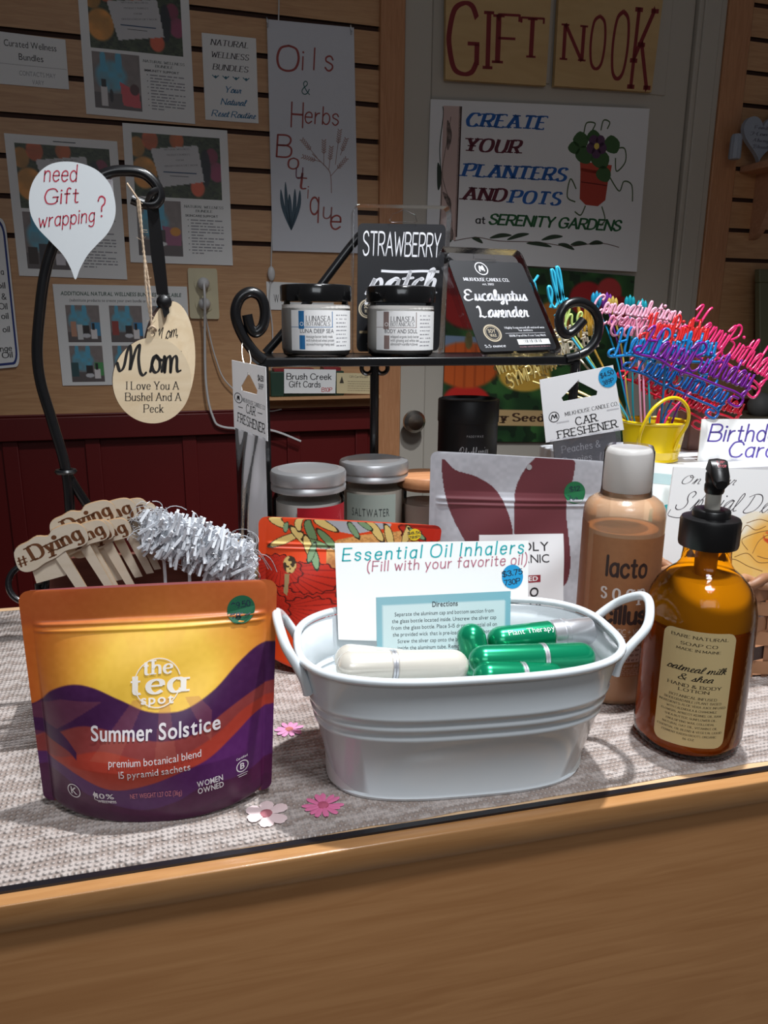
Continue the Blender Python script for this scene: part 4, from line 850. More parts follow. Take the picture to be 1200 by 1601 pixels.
def hib_art(U, V):
    C = full(U, (222, 70, 26)); n = vn(U, V, 18, 4)
    C = mixc(C, inpoly(U, V, [(.33, .0), (.72, .0), (.70, .03), (.50, .09), (.40, .07)]), (176, 178, 184))
    body = [(.36, .19), (.42, .13), (.55, .09), (.72, .06), (1.0, .0), (1.0, .3), (.62, .27), (.55, .33), (.47, .42), (.45, .55), (.42, .50), (.36, .36)]
    C = mixc(C, inpoly(U, V, body), (222, 164, 96)); C = mixc(C, inpoly(U, V, body)*ell(U, V, .46, .30, .12, .08, .8)*.8*n, (150, 90, 50)); C = mixc(C, inpoly(U, V, body)*(vn(U, V, 90, 5) > .6)*.3, (140, 90, 50))
    for cx, cy, rx, ry, k in ((.20, .52, .24, .16, 1), (.28, .38, .17, .10, 2), (.10, .34, .13, .10, 3), (.28, .62, .18, .12, 4), (.05, .60, .12, .13, 5), (.92, .04, .16, .09, 7)):
        w = 1+.06*np.sin(14*np.arctan2(V-cy, U-cx)); d = np.sqrt(((U-cx)/rx)**2+((V-cy)/ry)**2)/w; C = mixc(C, d < 1, (186, 42, 26))
        C = mixc(C, (d < 1)*(np.sin(np.arctan2(V-cy+.05, U-.12)*34+k) > .82)*.6, (110, 20, 14)); C = mixc(C, np.abs(d-1) < .035, (84, 18, 14))
    for a in ((.14, .14, .09, .022, -30), (.22, .12, .08, .022, 50), (.27, .08, .08, .022, 70), (.30, .16, .07, .02, 20), (.34, .03, .08, .02, 30), (.08, .02, .07, .02, 35), (.20, .02, .06, .018, 80), (.62, .05, .09, .022, 60), (.70, .09, .08, .02, 75), (.80, .08, .07, .02, 100), (.26, .18, .07, .02, 75), (.36, .13, .08, .02, 50)):
        t = math.radians(a[4]); x = (U-a[0])*math.cos(t)+(V-a[1])*math.sin(t); y = -(U-a[0])*math.sin(t)+(V-a[1])*math.cos(t)
        d = np.sqrt((x/a[2])**2+(y/a[3])**2); C = mixc(C, d < 1.22, (60, 44, 24)); C = mixc(C, d < 1, (224, 196, 120) if int(a[0]*100) % 3 else (110, 140, 96))
    for a in ((.14, .06, .03, .012, 95), (.30, .26, .06, .018, 80), (.28, .22, .06, .016, 105), (.86, .07, .06, .016, 40), (.50, .06, .06, .016, 60), (.56, .02, .05, .016, 40)):
        t = math.radians(a[4]); x = (U-a[0])*math.cos(t)+(V-a[1])*math.sin(t); y = -(U-a[0])*math.sin(t)+(V-a[1])*math.cos(t)
        d = np.sqrt((x/a[2])**2+(y/a[3])**2); C = mixc(C, d < 1.25, (40, 50, 36)); C = mixc(C, d < 1, (128, 160, 120))
    C = mixc(C, ell(U, V, .165, .30, .035, .055, .1), (60, 46, 30)); C = mixc(C, ell(U, V, .165, .30, .035, .055, .1)*(vn(U, V, 70, 3) > .55), (206, 176, 110)); C = mixc(C, inpoly(U, V, [(.14, .36), (.165, .36), (.155, .50), (.135, .48)]), (150, 130, 90))
    return C
Yo = .628
root, s, mb = pouch('tea_pouch', 'orange red pouch with hibiscus and gold bird print behind the white tub', on_y(404, 807, Yo), on_y(691, 822, Yo+.006),
    on_y(404, 1062, .622)*V3(1, 1, 0)+V3(0, 0, CZ+.0005), on_y(662, 1085, .622)*V3(1, 1, 0)+V3(0, 0, CZ+.0005), lambda v: .002+.026*np.clip((v-.18)/.82, 0, 1)**.85, .03, V3(-.1, -1, 0), hib_art, TPM, .08, .014, .17)
mb.build('back_panel', mat('pouch_back_orange', (180, 60, 30), .4), root)
p = Print(s, .0007); p.txt('Blood Orange', .31, .635, .035, 'script', WT, al='l', w=.4, weight=.15, slant=.15); p.disc(.21, .86, .032, WT, r0=.027); p.txt('K', .21, .873, .03, 'bold', WT); p.line([(.47, .42), (.455, .44), (.46, .5), (.475, .53)], .004, WT, 5); p.txt('the', .5, .45, .04, 'hand', WT, w=.05); p.txt('t', .34, .9, .05, 'serif', WT, weight=.2); p.build('lettering', root)
p = Print(s, .0009); sticker(p, .845, .075, .045, (236, 206, 40), (('$8.50', .08), ('781P', .06))); p.build('price_sticker', root, 'yellow round price sticker')

def cacao_art(U, V):
    C = full(U, (172, 172, 178))+((vn(U, V, 50, 2)-.5)*14)[..., None]
    L = [(.06, .04), (.13, .09), (.24, .12), (.34, .18), (.40, .28), (.435, .40), (.43, .48), (.40, .6), (.30, .62), (.22, .52), (.12, .34), (.075, .2)]
    Rr = [(.50, .02), (.78, .02), (.77, .10), (.72, .22), (.80, .30), (.80, .50), (.78, .62), (.44, .50), (.45, .30), (.455, .15)]
    L = [tuple(p) for p in spline(L, 5, True)]
    C = mixc(C, inpoly(U, V, L), (98, 48, 54)); Rr = [tuple(p) for p in spline([(.445, .42), (.45, .2), (.50, .07), (.56, .0)], 6)]+[(.79, .0)]+[tuple(p) for p in spline([(.79, .0), (.775, .12), (.75, .2), (.74, .3), (.76, .62), (.71, .72), (.62, .5)], 5)]
    C = mixc(C, inpoly(U, V, Rr), (98, 48, 54))
    return mixc(C, box_(U, V, .255, .425, .72, .98), (226, 226, 228))
Yc = .655
root, s, mb = pouch('cacao_pouch', 'silver pouch with dark maroon leaf print standing behind the inhaler sign', on_y(673, 705, Yc), on_y(955, 722, Yc+.006),
    on_y(668, 900, .648)*V3(1, 1, 0)+V3(0, 0, CZ+.0005), on_y(948, 916, .648)*V3(1, 1, 0)+V3(0, 0, CZ+.0005), lambda v: .002+.022*np.clip((v-.2)/.8, 0, 1)**.85, .03, V3(-.12, -1, 0), cacao_art, painted('matte_pouch_print', .42), .06, .012, .24)
mb.build('back_panel', mat('pouch_back_silver', (150, 150, 156), .4), root)
p = Print(s, .0007); BK = (40, 38, 42)
p.poly([(.315, .465), (.335, .46), (.35, .478), (.345, .495), (.33, .49)], (150, 190, 70), 0, 3); p.txt('WILDLY', .49, .515, .048, 'sans', BK, w=.29); p.txt('ORGANIC', .485, .578, .044, 'sans', BK, w=.30)
p.rect(.31, .645, .585, .685, (140, 34, 48), 0, 6); p.txt('FERMENTED', .45, .676, .024, 'bold', (235, 230, 230), w=.24, h=.0003); p.txt('CACAO', .45, .765, .05, 'bold', BK, w=.25); p.txt('POWDER', .45, .845, .05, 'bold', BK, w=.30); p.txt('MAGNESIUM,', .48, .895, .02, 'sans', BK, w=.24)
p.disc(.525, .055, .016, (150, 148, 150), .0002, n=16); p.build('lettering', root)
p = Print(s, .0010); sticker(p, .79, .19, .065, (20, 104, 62), (('$12', .06), ('781P', .07))); p.build('price_sticker', root, 'green round price sticker')

# ---- white oval tub
TX, TY, TH = .166, .445, .094
TR_ = math.radians(-6)
def rot_(p): return (p[0]*math.cos(TR_)-p[1]*math.sin(TR_), p[0]*math.sin(TR_)+p[1]*math.cos(TR_))
def oval(a, b, n=72, e=2.9): return [rot_(q) for q in oval0(a, b, n, e)]
def oval0(a, b, n=72, e=2.5): return [(math.copysign(abs(math.cos(t))**(2/e), math.cos(t))*a, math.copysign(abs(math.sin(t))**(2/e), math.sin(t))*b) for t in np.linspace(0, 2*math.pi, n, endpoint=False)]
WEN = mat('white_enamel', (222, 228, 232), .22, vary=.01, coat=.4)
tub = thing('white_tub', (TX, TY, CZ), 'white oval metal tub holding the essential oil inhalers', 'tub')
a0, b0, a1, b1 = .084, .041, .1055, .0645
def ringat(z, off=0.): 
    t = z/TH; a, b = a0+(a1-a0)*t+off, b0+(b1-b0)*t+off; return [V3(TX+x, TY+y, CZ+z) for x, y in oval(a, b)]
zs = [(.0002, -.002), (.0006, .0012), (.0025, .0014), (.004, .0)]
for zc in (.050, .058, .066): zs += [(zc-.0028, 0), (zc-.0012, .0011), (zc+.0012, .0011), (zc+.0028, 0)]
zs += [(TH-.006, 0)]
outer = [ringat(z, o) for z, o in sorted(zs)]
inner = [ringat(z, -.0012) for z in (TH-.004, .066, .0645, .061, .0595, .056, .03, .004)]
for k in (2, 4): inner[k] = ringat((0, 0, .0645, 0, .0595)[k], -.0002)
m = MB(); m.grid(outer+[ringat(TH-.003, .0)]+inner, cu=True); n = 72
m.add(outer[0], [list(range(n))[::-1]]); m.add(inner[-1], [list(range(n))]); m.build('body', WEN, tub, smooth=50)
m = MB(); m.tube([p for p in ringat(TH, 0)], .0027, 8, closed=True); m.build('rolled_rim', WEN, tub, smooth=80)
def handle(sgn):
    hx, hy = sgn*(a0+(a1-a0)*.86+.0018), 0.; m = MB(); W = .026; C = V3(hx, hy, CZ+TH*.86)
    pts = [C+V3(-sgn*.004, -W, -.009), C+V3(-sgn*.002, -W, .0), C+V3(sgn*.004, -W*1.0, .010), C+V3(sgn*.016, -W*.86, .022), C+V3(sgn*.023, -W*.4, .031), C+V3(sgn*.025, 0, .034), C+V3(sgn*.023, W*.4, .031), C+V3(sgn*.016, W*.86, .022), C+V3(sgn*.004, W, .010), C+V3(-sgn*.002, W, .0), C+V3(-sgn*.004, W, -.009)]
    ko = .55 if sgn < 0 else 1.05; pts = [V3(q[0] if abs(q[0]) <= abs(hx) else hx+(q[0]-hx)*ko, q[1], q[2]) for q in pts]
    pts = [V3(TX+rot_(q)[0], TY+rot_(q)[1], q[2]) for q in pts]
    m.tube(spline(pts, 6), .0031, 10); return m.build('handle', WEN, tub, smooth=80)
handle(-1); handle(1)
# sign standing in the tub
cy = TY+.040; n_ = nrm(V3(0, -1, .30)); Pc = V3(TX, cy+.016, CZ+TH)
q = Quad(on_p(523, 849, Pc, n_), on_p(826, 845, Pc, n_), on_p(824, 1010, Pc, n_)*V3(1, 1, 1), on_p(529, 1000, Pc, n_))
o = sheet(q, .0006).build('sign_card', mat('bright_card', (246, 246, 244), .6, vary=.005), loc=q.map(.5, 1), smooth=0); tag(o, 'white hand-lettered Essential Oil Inhalers card standing in the white tub', 'sign')
p = Print(q); TEA = (40, 172, 178); PK = (190, 124, 140)
p.txt('Essential Oil Inhalers', .035, .185, .125, 'hand', TEA, al='l', w=.935, weight=.11, slant=.15, rot=2.0, sp=.3); p.txt('(Fill with your favorite oil)', .155, .295, .10, 'hand', PK, al='l', w=.835, weight=.11, slant=.12, rot=2.4, sp=.22)
p.build('lettering', o); p = Print(q, .0007); sticker(p, .913, .345, .115, (22, 150, 206), (('$3.75', .11), ('730P', .085))); p.build('price_sticker', o, 'blue round price sticker')
n_ = nrm(V3(0, -1, .42)); Pc = V3(TX, TY+.021, CZ+.10)
q = Quad(on_p(588, 934, Pc, n_), on_p(798, 924, Pc, n_), on_p(796, 1075, Pc, n_), on_p(590, 1080, Pc, n_))
def sachet_art(U, V):
    C = full(U, (120, 176, 190)); e = ell(U, V, .12, .12, .6, .5, 1.2); C = mixc(C, e*.5, (150, 180, 186)); return mixc(C, box_(U, V, .05, .10, .95, .97)*.72, (222, 232, 230))
o = sheet(q, .0012).build('instruction_sachet', mat('sachet_foil', (196, 214, 220), .3), loc=q.map(.5, 1), smooth=0); tag(o, 'pale blue printed directions sachet leaning inside the white tub', 'sachet')
paint(q, 60, 50, sachet_art, 'front_print', painted('sachet_print', .25), o); p = Print(q, .0006); NV = (52, 60, 66)
p.txt('Directions', .50, .13, .055, 'bold', NV, w=.19)
for k, (t, w) in enumerate((('Separate the aluminum cap and bottom section from', .74), ('the glass bottle located inside. Unscrew the silver cap', .78), ('from the glass bottle. Place 5-15 drops essential oil on', .79), ('the provided wick that is pre-loaded into glass bottle.', .77), ('Screw the silver cap onto the bottom. Place back', .70), ('inside the aluminum tube. Remove cap from the', .70), ('aluminum tube to inhale aroma', .45))): p.txt(t, .50, .215+.072*k, .040, 'sans', NV, w=w)
p.rect(.16, .72, .34, .80, (176, 90, 130)); p.rect(.22, .73, .25, .80, (90, 60, 60)); p.rect(.29, .72, .32, .80, (200, 160, 150)); p.build('lettering', o)
# inhalers
GRN = mat('green_anodised', (14, 150, 104), .24, metal=.55, vary=.03, coat=.3); WHI = mat('pearl_white_metal', (226, 220, 208), .25, metal=.25, vary=.02, coat=.4); CHR = mat('chrome', (225, 225, 230), .3, metal=.8, vary=.02)
def inhaler(A, B, r, m, label, band=.56, tip=None, txt=None, tu=(.06, .5)):
    A, B = np.asarray(A, float), np.asarray(B, float); L = np.linalg.norm(B-A); ax = (B-A)/L
    o = thing('inhaler_tube', (A+B)/2, label, 'inhaler', 'inhalers in the white tub')
    def cap(z0, z1, rnd0, rnd1):
        P = [(r*math.sin(t), z0+r*(1-math.cos(t))) for t in np.linspace(.02, math.pi/2, 7)] if rnd0 else [(r*.93, z0), (r, z0+.0008)]
        P += [(r*math.cos(t), z1-r*(1-math.sin(t))) for t in np.linspace(0, math.pi/2-.02, 7)] if rnd1 else [(r, z1-.0008), (r*.93, z1)]
        return P
    zb = L*band
    if tip is None:
        mb = MB(); mb.lathe(cap(0, zb, 1, 0), A, ax, 28); mb.build('body', m, o); mb = MB(); mb.lathe(cap(zb+.003, L, 0, 1), A, ax, 28); mb.build('cap', m, o)
        mb = MB(); mb.lathe([(r*.96, zb-.0002), (r*1.03, zb), (r*1.03, zb+.0013), (r*.97, zb+.0015), (r*1.03, zb+.0017), (r*1.03, zb+.003), (r*.96, zb+.0032)], A, ax, 28); mb.build('ring', CHR, o)
    else:
        mb = MB(); mb.lathe(cap(0, zb, 1, 0), A, ax, 28); mb.build('body', m, o)
        mb = MB(); mb.lathe([(r*.95, zb), (r*1.02, zb+.0006), (r*1.02, zb+.008), (r*.96, zb+.0085), (r*1.05, zb+.009), (r*1.05, zb+.0115), (r*.9, zb+.012), (r*.95, zb+.0125), (r*.95, L-.001), (r*.88, L)], A, ax, 28); mb.build('metal_tip', CHR, o)
        mb = MB()
        for k in range(5): a = k*1.2566; t = nrm(np.cross(ax, _Z)); g = np.cross(t, ax); mb.ellipsoid(A+ax*(L+.0001)+(t*math.cos(a)+g*math.sin(a))*r*.4, (.0006, .0006, .0006), 8)
        mb.build('vent_holes', mat('hole_dark', (20, 20, 20), .6), o)
    if txt:
        d = nrm((CAM-A)-ax*((CAM-A)@ax)); d = nrm(d*.85+_Z*.35-ax*((d*.85+_Z*.35)@ax)); t = np.cross(d, ax); 
        if t[2] < 0: t = -t
        sf = Free(lambda u, v, h=0: A+ax*(L*u)+(d*math.cos((.5-v)*1.6)+t*math.sin((.5-v)*1.6))*(r+h), L, r*1.6)
        p = Print(sf, .0010); p.txt('Plant Therapy', tu[0], .52, .24, 'sans', txt, al='l', w=tu[1]); p.build('lettering', o)
    return o
inhaler(on_y(525, 1043, TY-.030), on_y(731, 1040, TY-.032), .0098, WHI, 'front white inhaler lying along the near rim of the tub', .40)
inhaler(on_y(523, 1029, TY-.004), on_y(690, 1045, TY-.010), .0098, WHI, 'white inhaler with print, lying behind the front white one', .62, None, (150, 140, 120), (.24, .30))
inhaler(on_y(733, 1033, TY-.022), on_y(928, 1027, TY-.026), .0098, GRN, 'bright green inhaler lying uppermost across the right of the tub', .56, None, None)
inhaler(on_y(762, 1004, TY+.004), on_y(922, 985, TY+.004), .0098, GRN, 'open green inhaler showing its silver tip at the right of the tub', .60, 1, (226, 240, 232), (.16, .44))
inhaler(on_y(740, 1058, TY-.034), on_y(880, 1060, TY-.036), .0098, GRN, 'green inhaler lowest against the near rim, mostly under the uppermost green one', .5)
inhaler(on_y(732, 975, TY+.008), on_y(750, 1062, TY-.006), .0098, GRN, 'short green inhaler standing upright on end beside the directions sachet', .6)
inhaler(on_y(830, 1030, TY+.014), on_y(922, 1006, TY+.012), .0060, GRN, 'slim green inhaler lying under the open one with the silver tip', .5)
pad = MB(); pad.prism(oval(.088, .040), lambda x, y, d: V3(TX+x, TY+y, d), CZ+.003, CZ+.052); o = tag(pad.build('tissue_padding', mat('white_tissue', (214, 216, 214), .8, bump=.5)), 'white paper padding filling the bottom of the white tub under the inhalers', 'padding', None, 'stuff')

# ---- amber lotion bottle
LX, LY = .3425, .4345
AMB = film('amber_glass', (255, 204, 70), .04, .42)
lot = thing('lotion_bottle', (LX, LY, CZ), 'amber glass pump bottle of oatmeal milk lotion at the right front', 'bottle')
R = .0372
prof = [(.006, .0), (.029, .0), (.034, .0018), (.0365, .006), (R, .012), (R, .096), (.0366, .104), (.0345, .113), (.0305, .121), (.0245, .1275), (.0190, .132), (.0165, .136), (.0158, .143), (.0158, .149)]
m = MB(); m.lathe(prof, (LX, LY, CZ), seg=64); m.build('glass_body', AMB, lot, smooth=60)
m = MB(); m.lathe([(.004, .003), (.030, .003), (.0355, .0085), (.0362, .013), (.0362, .094), (.034, .0955), (.001, .0958)], (LX, LY, CZ), seg=56); m.build('lotion', mat('lotion_cream', (214, 150, 98), .5, vary=.06, scale=30), lot)
m = MB(); m.lathe([(.0362, .0962), (.0356, .104), (.0336, .1125), (.0297, .1203), (.024, .1267)], (LX, LY, CZ), seg=56, rfun=lambda t, z: 1-.0)
lf = translucent('lotion_smear', (255, 242, 170), (255, 245, 190), .12, .4); m.build('lotion_smear', lf, lot, smooth=60)
m = MB(); m.lathe([(.0032, .02), (.0032, .150)], (LX, LY, CZ), seg=12); m.lathe([(.006, .125), (.0075, .132), (.0075, .15)], (LX, LY, CZ), seg=16); m.build('dip_tube', mat('dip_tube_plastic', (200, 170, 120), .4), lot)
BP = mat('black_pump_plastic', (18, 17, 18), .35, vary=.1)
m = MB(); m.lathe([(.0178, .1475), (.0192, .148), (.0195, .150), (.0195, .1655), (.0188, .1675), (.0155, .1682), (.0125, .1684), (.0122, .1725), (.0115, .1735), (.009, .1738), (.004, .1738)], (LX, LY, CZ), seg=72, rfun=lambda t, z: 1+(.012*math.cos(36*t) if .149 < z < .166 else 0)); m.build('collar', BP, lot, smooth=50)
m = MB(); m.lathe([(.0051, .172), (.0051, .1855)], (LX, LY, CZ), seg=24); m.build('pump_stem', mat('pump_stem_white', (200, 196, 186), .4), lot)
pd = nrm(V3(-.35, -1, 0)); ps = V3(-pd[1], pd[0], 0); O = V3(LX, LY, CZ)
m = MB(); m.lathe([(.0058, .1845), (.0064, .186), (.0066, .190), (.006, .1915), (.0064, .193), (.0066, .198), (.0055, .200)], O, seg=28)
rows = []
for t, w, zt, zb in ((-.0085, .003, .2035, .1985), (-.0075, .0062, .2060, .1965), (-.002, .0078, .2080, .1955), (.004, .0080, .2075, .1955), (.010, .0074, .2030, .1940), (.0150, .0062, .1975, .1905), (.0165, .0045, .1955, .1900)):
    t *= .78; w *= .86; c = O+pd*t; rows.append([c+ps*w*.55+_Z*zb, c+ps*w+_Z*(zb*.6+zt*.4), c+ps*w*.8+_Z*(zt-.0008), c+_Z*zt, c-ps*w*.8+_Z*(zt-.0008), c-ps*w+_Z*(zb*.6+zt*.4), c-ps*w*.55+_Z*zb])
m.grid(rows, cu=True); m.add(rows[0], [list(range(7))]); m.add(rows[-1], [list(range(7))[::-1]])
hd = m.build('pump_head', BP, lot, smooth=60)
p = Print(Free(lambda u, v, h=0: O+pd*(.003+.0080*v)+ps*(.5-u)*-.010+_Z*(.2079-.0042*v**1.3*1.0+h*2), .012, .0105), .0003)
p.txt('UP', .5, .55, .30, 'sans', (150, 30, 50), w=.5, h=.0003); p.txt('STOP', .5, .95, .24, 'bold', (150, 30, 50), w=.55, h=.0003); p.build('lettering', hd)
cl = Cyl((LX, LY, CZ), R, .0135, .098, -34, 40); LB = mat('cream_label', (214, 190, 138), .45, vary=.02)
m = MB()
us = np.linspace(0, 1, 25); 
rows = []
for v in [0, .006, .02, .04, .06]+list(np.linspace(.1, .9, 9))+[.94, .96, .98, .994, 1]:
    e = min(v, 1-v)*cl.H; rad = .006; ins = 0 if e >= rad else (rad-math.sqrt(max(0, rad**2-(rad-e)**2)))/cl.W
    rows.append([cl.map(ins+(1-2*ins)*u, v, .00006) for u in us])
m.grid(rows); lab = m.build('label', LB, lot, smooth=60)
p = Print(cl, .0007); IN = (52, 42, 26)
for t, v, z, w, f in (('BARE NATURAL', .065, .024, .76, 'serif'), ('SOAP CO', .125, .024, .48, 'serif'), ('MADE IN MAINE', .170, .020, .58, 'serif'), ('oatmeal milk', .345, .052, .80, 'script'), ('& shea', .420, .050, .46, 'script'), ('HAND & BODY', .480, .026, .72, 'serif'), ('LOTION', .518, .024, .40, 'serif'), ('BOTANICAL INFUSED', .575, .020, .64, 'serif'), ('BIODEGRADABLE | PLANT-BASED', .610, .018, .78, 'serif')):
    p.txt(t, .5, v, z, f, IN if f != 'script' else (20, 16, 12), w=w, weight=.13 if f == 'serif' else .12, thin=.06 if f == 'serif' else .05, slant=.3 if f == 'script' else 0)
for k, t in enumerate(('INGREDIENTS: *ALOE VERA JUICE INFUSED', 'WITH *CALENDULA & CHAMOMILE', 'FLOWERS, *APRICOT KERNEL OIL, RAW', 'SHEA BUTTER, *SUNFLOWER OIL,', 'EMULSIFYING WAX, COLLOIDAL', 'NATURAL OAT OIL, VITAMIN E OIL', 'ESSENTIAL OIL BLEND & VEGETAL LIQUID', 'FERMENT RADISH ROOT), *ORGANIC', '16 OZ')): p.txt(t, .5, .645+.037*k, .0165, 'serif', IN, w=.02+.0245*len(t) if len(t) > 8 else .15, weight=.13, thin=.07)
p.build('lettering', lab)

# ---- kraft-labelled soap bottle
SX, SY = .328, .517
soap = thing('soap_bottle', (SX, SY, CZ), 'frosted plastic soap bottle with brown kraft label and white cap behind the lotion', 'bottle')
R = .0312
m = MB(); m.lathe([(.005, 0), (.027, 0), (.0305, .002), (R, .006), (R, .150), (.0305, .156), (.0280, .1605), (.0235, .1640), (.0190, .1662), (.0172, .168), (.0168, .171)], (SX, SY, CZ), seg=56)
m.build('plastic_body', film('frosted_plastic', (246, 232, 214), .25, .4, .42, (236, 190, 150)), soap, smooth=60)
m = MB(); m.lathe([(.004, .002), (.027, .002), (.0298, .006), (.0301, .010), (.0301, .140), (.001, .1402)], (SX, SY, CZ), seg=48); m.build('liquid_soap', translucent('liquid_soap', (214, 140, 84), (226, 150, 90), .25, .3), soap)
m = MB(); m.lathe([(.0165, .169), (.0178, .1695), (.0180, .1715), (.0182, .176), (.0178, .198), (.0165, .2015), (.0150, .2028), (.0142, .2022), (.001, .2022)], (SX, SY, CZ), seg=48); m.build('flip_cap', translucent('white_cap_plastic', (238, 236, 234), (250, 248, 246), .5, .32), soap, smooth=60)
m = MB(); m.lathe([(.0196, .1655), (.0190, .172), (.0188, .200), (.0170, .2042)], (SX, SY, CZ), seg=40); m.build('shrink_band', film('shrink_film', (254, 254, 254), .08, .18, .0), soap, smooth=60)
KR = mat('kraft_label', (156, 104, 66), .6, vary=.10, scale=220)
cl = Cyl((SX, SY, CZ), R, .026, .138, -42, 88); m = MB(); m.grid([[cl.map(u, v, .00006) for u in np.linspace(0, 1, 31)] for v in np.linspace(0, 1, 5)]); lab = m.build('label', KR, soap, smooth=60)
c2 = Cyl((SX, SY, CZ), R, .026, .145, -120, -53); m = MB(); m.grid([[c2.map(u, v, .00006) for u in np.linspace(0, 1, 17)] for v in np.linspace(0, 1, 5)]); m.build('back_label', KR, soap, smooth=60)
p = Print(cl, .0007); KB = (52, 34, 30)
p.txt('lacto', .19, .265, .135, 'hand', KB, al='l', w=.43, weight=.17); p.txt('soap', .155, .43, .12, 'serif', (220, 210, 204), al='l', w=.47, weight=.17, thin=.07, sp=.5); p.txt('cillus', .20, .60, .125, 'hand', KB, al='l', w=.46, weight=.2)
p.txt('PROBIOTIC + VEGAN', .12, .685, .042, 'sans', (212, 190, 176), al='l', w=.62); p.txt('CASTILE SOAP', .085, .745, .052, 'sans', (212, 190, 176), al='l', w=.66)
p.rect(.0, .775, 1, .892, (200, 172, 158), 0, 24)
for k, t in enumerate(('orange', 'tea tree', 'lavender')): p.txt(t, .22, .808+.037*k, .020, 'hand', (120, 80, 70), al='l', w=.40, weight=.15, sp=.4, h=.0003)
p.txt('wash with the good guys', .16, .925, .020, 'sans', (206, 180, 164), al='l', w=.5)
for k in range(4): p.scrawl(.16, .68, .947+.014*k, .008, (190, 150, 130), k)
p.build('lettering', lab)

# ================================================================ the black rack and what it carries
SZ = .2585; YR = .785
rack = thing('display_rack', on_y(660, 600, YR)*V3(1, 1, 0)+V3(0, 0, CZ), 'black wrought iron rack with scroll ends holding the cream jars and wax packs', 'rack')
xl, xr = on_y(405, 563, YR)[0], on_y(905, 556, YR)[0]
m = MB(); m.box(((xl+xr)/2, YR, SZ-.0045), (xr-xl, .006, .009)); m.box(((xl+xr)/2, YR+.10, SZ-.0045), (xr-xl, .006, .009)); m.box((xl+.003, YR+.05, SZ-.0045), (.006, .1, .009)); m.box((xr-.003, YR+.05, SZ-.0045), (.006, .1, .009)); m.build('shelf_frame', BLK, rack, bevel=.0015)
m = MB(); m.box(((xl+xr)/2, YR+.05, SZ-.002), (xr-xl-.004, .1, .003)); m.build('shelf_plate', BLK, rack)
def scroll(pts, nm): m = MB(); m.tube(spline(pts, 8), .0052, 12); return m.build(nm, BLK, rack, smooth=80)
sl = [on_y(x, y, YR-.001) for x, y in ((412, 563), (396, 549), (378, 522), (368, 492), (374, 468), (390, 457), (407, 464), (414, 486), (411, 509), (400, 520), (391, 512), (386, 492))]
scroll(sl, 'scroll')
sr = [on_y(x, y, YR-.001) for x, y in ((884, 561), (903, 556), (920, 546), (933, 526), (935, 500), (924, 481), (904, 472), (884, 478), (874, 496), (876, 515), (886, 523), (898, 516), (912, 500))]
scroll(sr, 'scroll')
m = MB(); m.tube(spline([V3(*on_y(415, 560, YR+.10)[:2], SZ)]+[on_y(x, y, YR+.10) for x, y in ((443, 520), (500, 448), (553, 379), (578, 358), (620, 362), (660, 380), (740, 440), (800, 500))]+[V3(*on_y(865, 553, YR+.10)[:2], SZ)], 8), .0048, 10); m.build('back_rail', BLK, rack, smooth=80)
for x, y in ((xl+.004, YR), (xr-.004, YR), (on_y(585, 600, YR+.095)[0], YR+.095)):
    m = MB(); m.tube([V3(x, y, SZ-.006), V3(x, y, CZ+.001)], .0052, 10); m.lathe([(.008, 0), (.009, .003), (.006, .006)], (x, y, CZ), seg=16); m.build('leg', BLK, rack)
xc = on_y(585, 600, YR+.095)[0]; cc = V3(xc, YR+.094, SZ)
for s_ in (-1, 1):
    m = MB(); m.tube([cc+V3(s_*(.009+.0065*math.cos(t)), 0, -.017+.0065*math.sin(t)) for t in np.linspace(0, 2*math.pi, 20, endpoint=False)], .0026, 8, closed=True); m.build('curl', BLK, rack)

BLID = mat('black_lid', (14, 14, 15), .18, vary=.1, coat=.5)
def cream_jar(px, Y, label, stripe, name, lines, nt):
    x = on_y(px, 500, Y)[0]; O = V3(x, Y, SZ-.0005+.0002); R = .0372
    j = thing('cream_jar', O, label, 'jar', 'lidded cream jars on the rack')
    m = MB(); m.lathe([(.004, .0), (.031, .0), (.0345, .002), (R-.001, .008), (R-.001, .046), (R-.002, .051), (.0335, .054), (.0335, .058)], O, seg=48); m.build('clear_shell', GLASS, j, smooth=60)
    m = MB(); m.lathe([(.004, .003), (.030, .003), (R-.0016, .009), (R-.0016, .0525), (.001, .0525)], O, seg=40); m.build('cream', mat('body_cream', (238, 234, 228), .5, vary=.03), j, smooth=60)
    m = MB(); m.lathe([(.034, .0555), (R-.0002, .056), (R, .057), (R, .0705), (R-.0012, .0722), (R-.005, .0728), (.001, .0728)], O, seg=72, rfun=lambda t, z: 1+(.006*math.cos(44*t) if .0565 < z < .071 else 0)); m.build('lid', BLID, j, smooth=40)
    c = Cyl(O, R-.001, .007, .0470, -44, 78); m = MB(); m.grid([[c.map(u, v, .00006) for u in np.linspace(0, 1, 25)] for v in (0, .5, 1)]); lab = m.build('label', PW(), j, smooth=60)
    p = Print(c, .0006); G = (70, 70, 74)
    p.rect(.12, .02, .20, .46, stripe, 0, 2); p.rect(.13, .62, .21, .97, stripe, 0, 2); p.rect(.0, .41, .59, .422, stripe, 0, 12); p.rect(.575, .03, .585, .42, stripe, 0, 1)
    p.txt('LUNASEA', .39, .27, .13, 'serif', G, w=.32, weight=.13); p.txt('BOTANICALS', .385, .38, .09, 'serif', G, w=.32, weight=.13); p.txt(name, .14, .56, .10, 'sans', G, al='l', w=.46); p.disc(.165, .34, .05, (230, 230, 230), .0002, r0=.036, n=14)
    for k, (t, w) in enumerate(lines): p.txt(t, .225, .68+.095*k, .07, 'sans', G, al='l', w=w)
    for k in range(9): p.scrawl(.64, .86-.02*(k % 3), .13+.095*k, .03, (140, 140, 146), k+nt)
    p.build('lettering', lab); return j
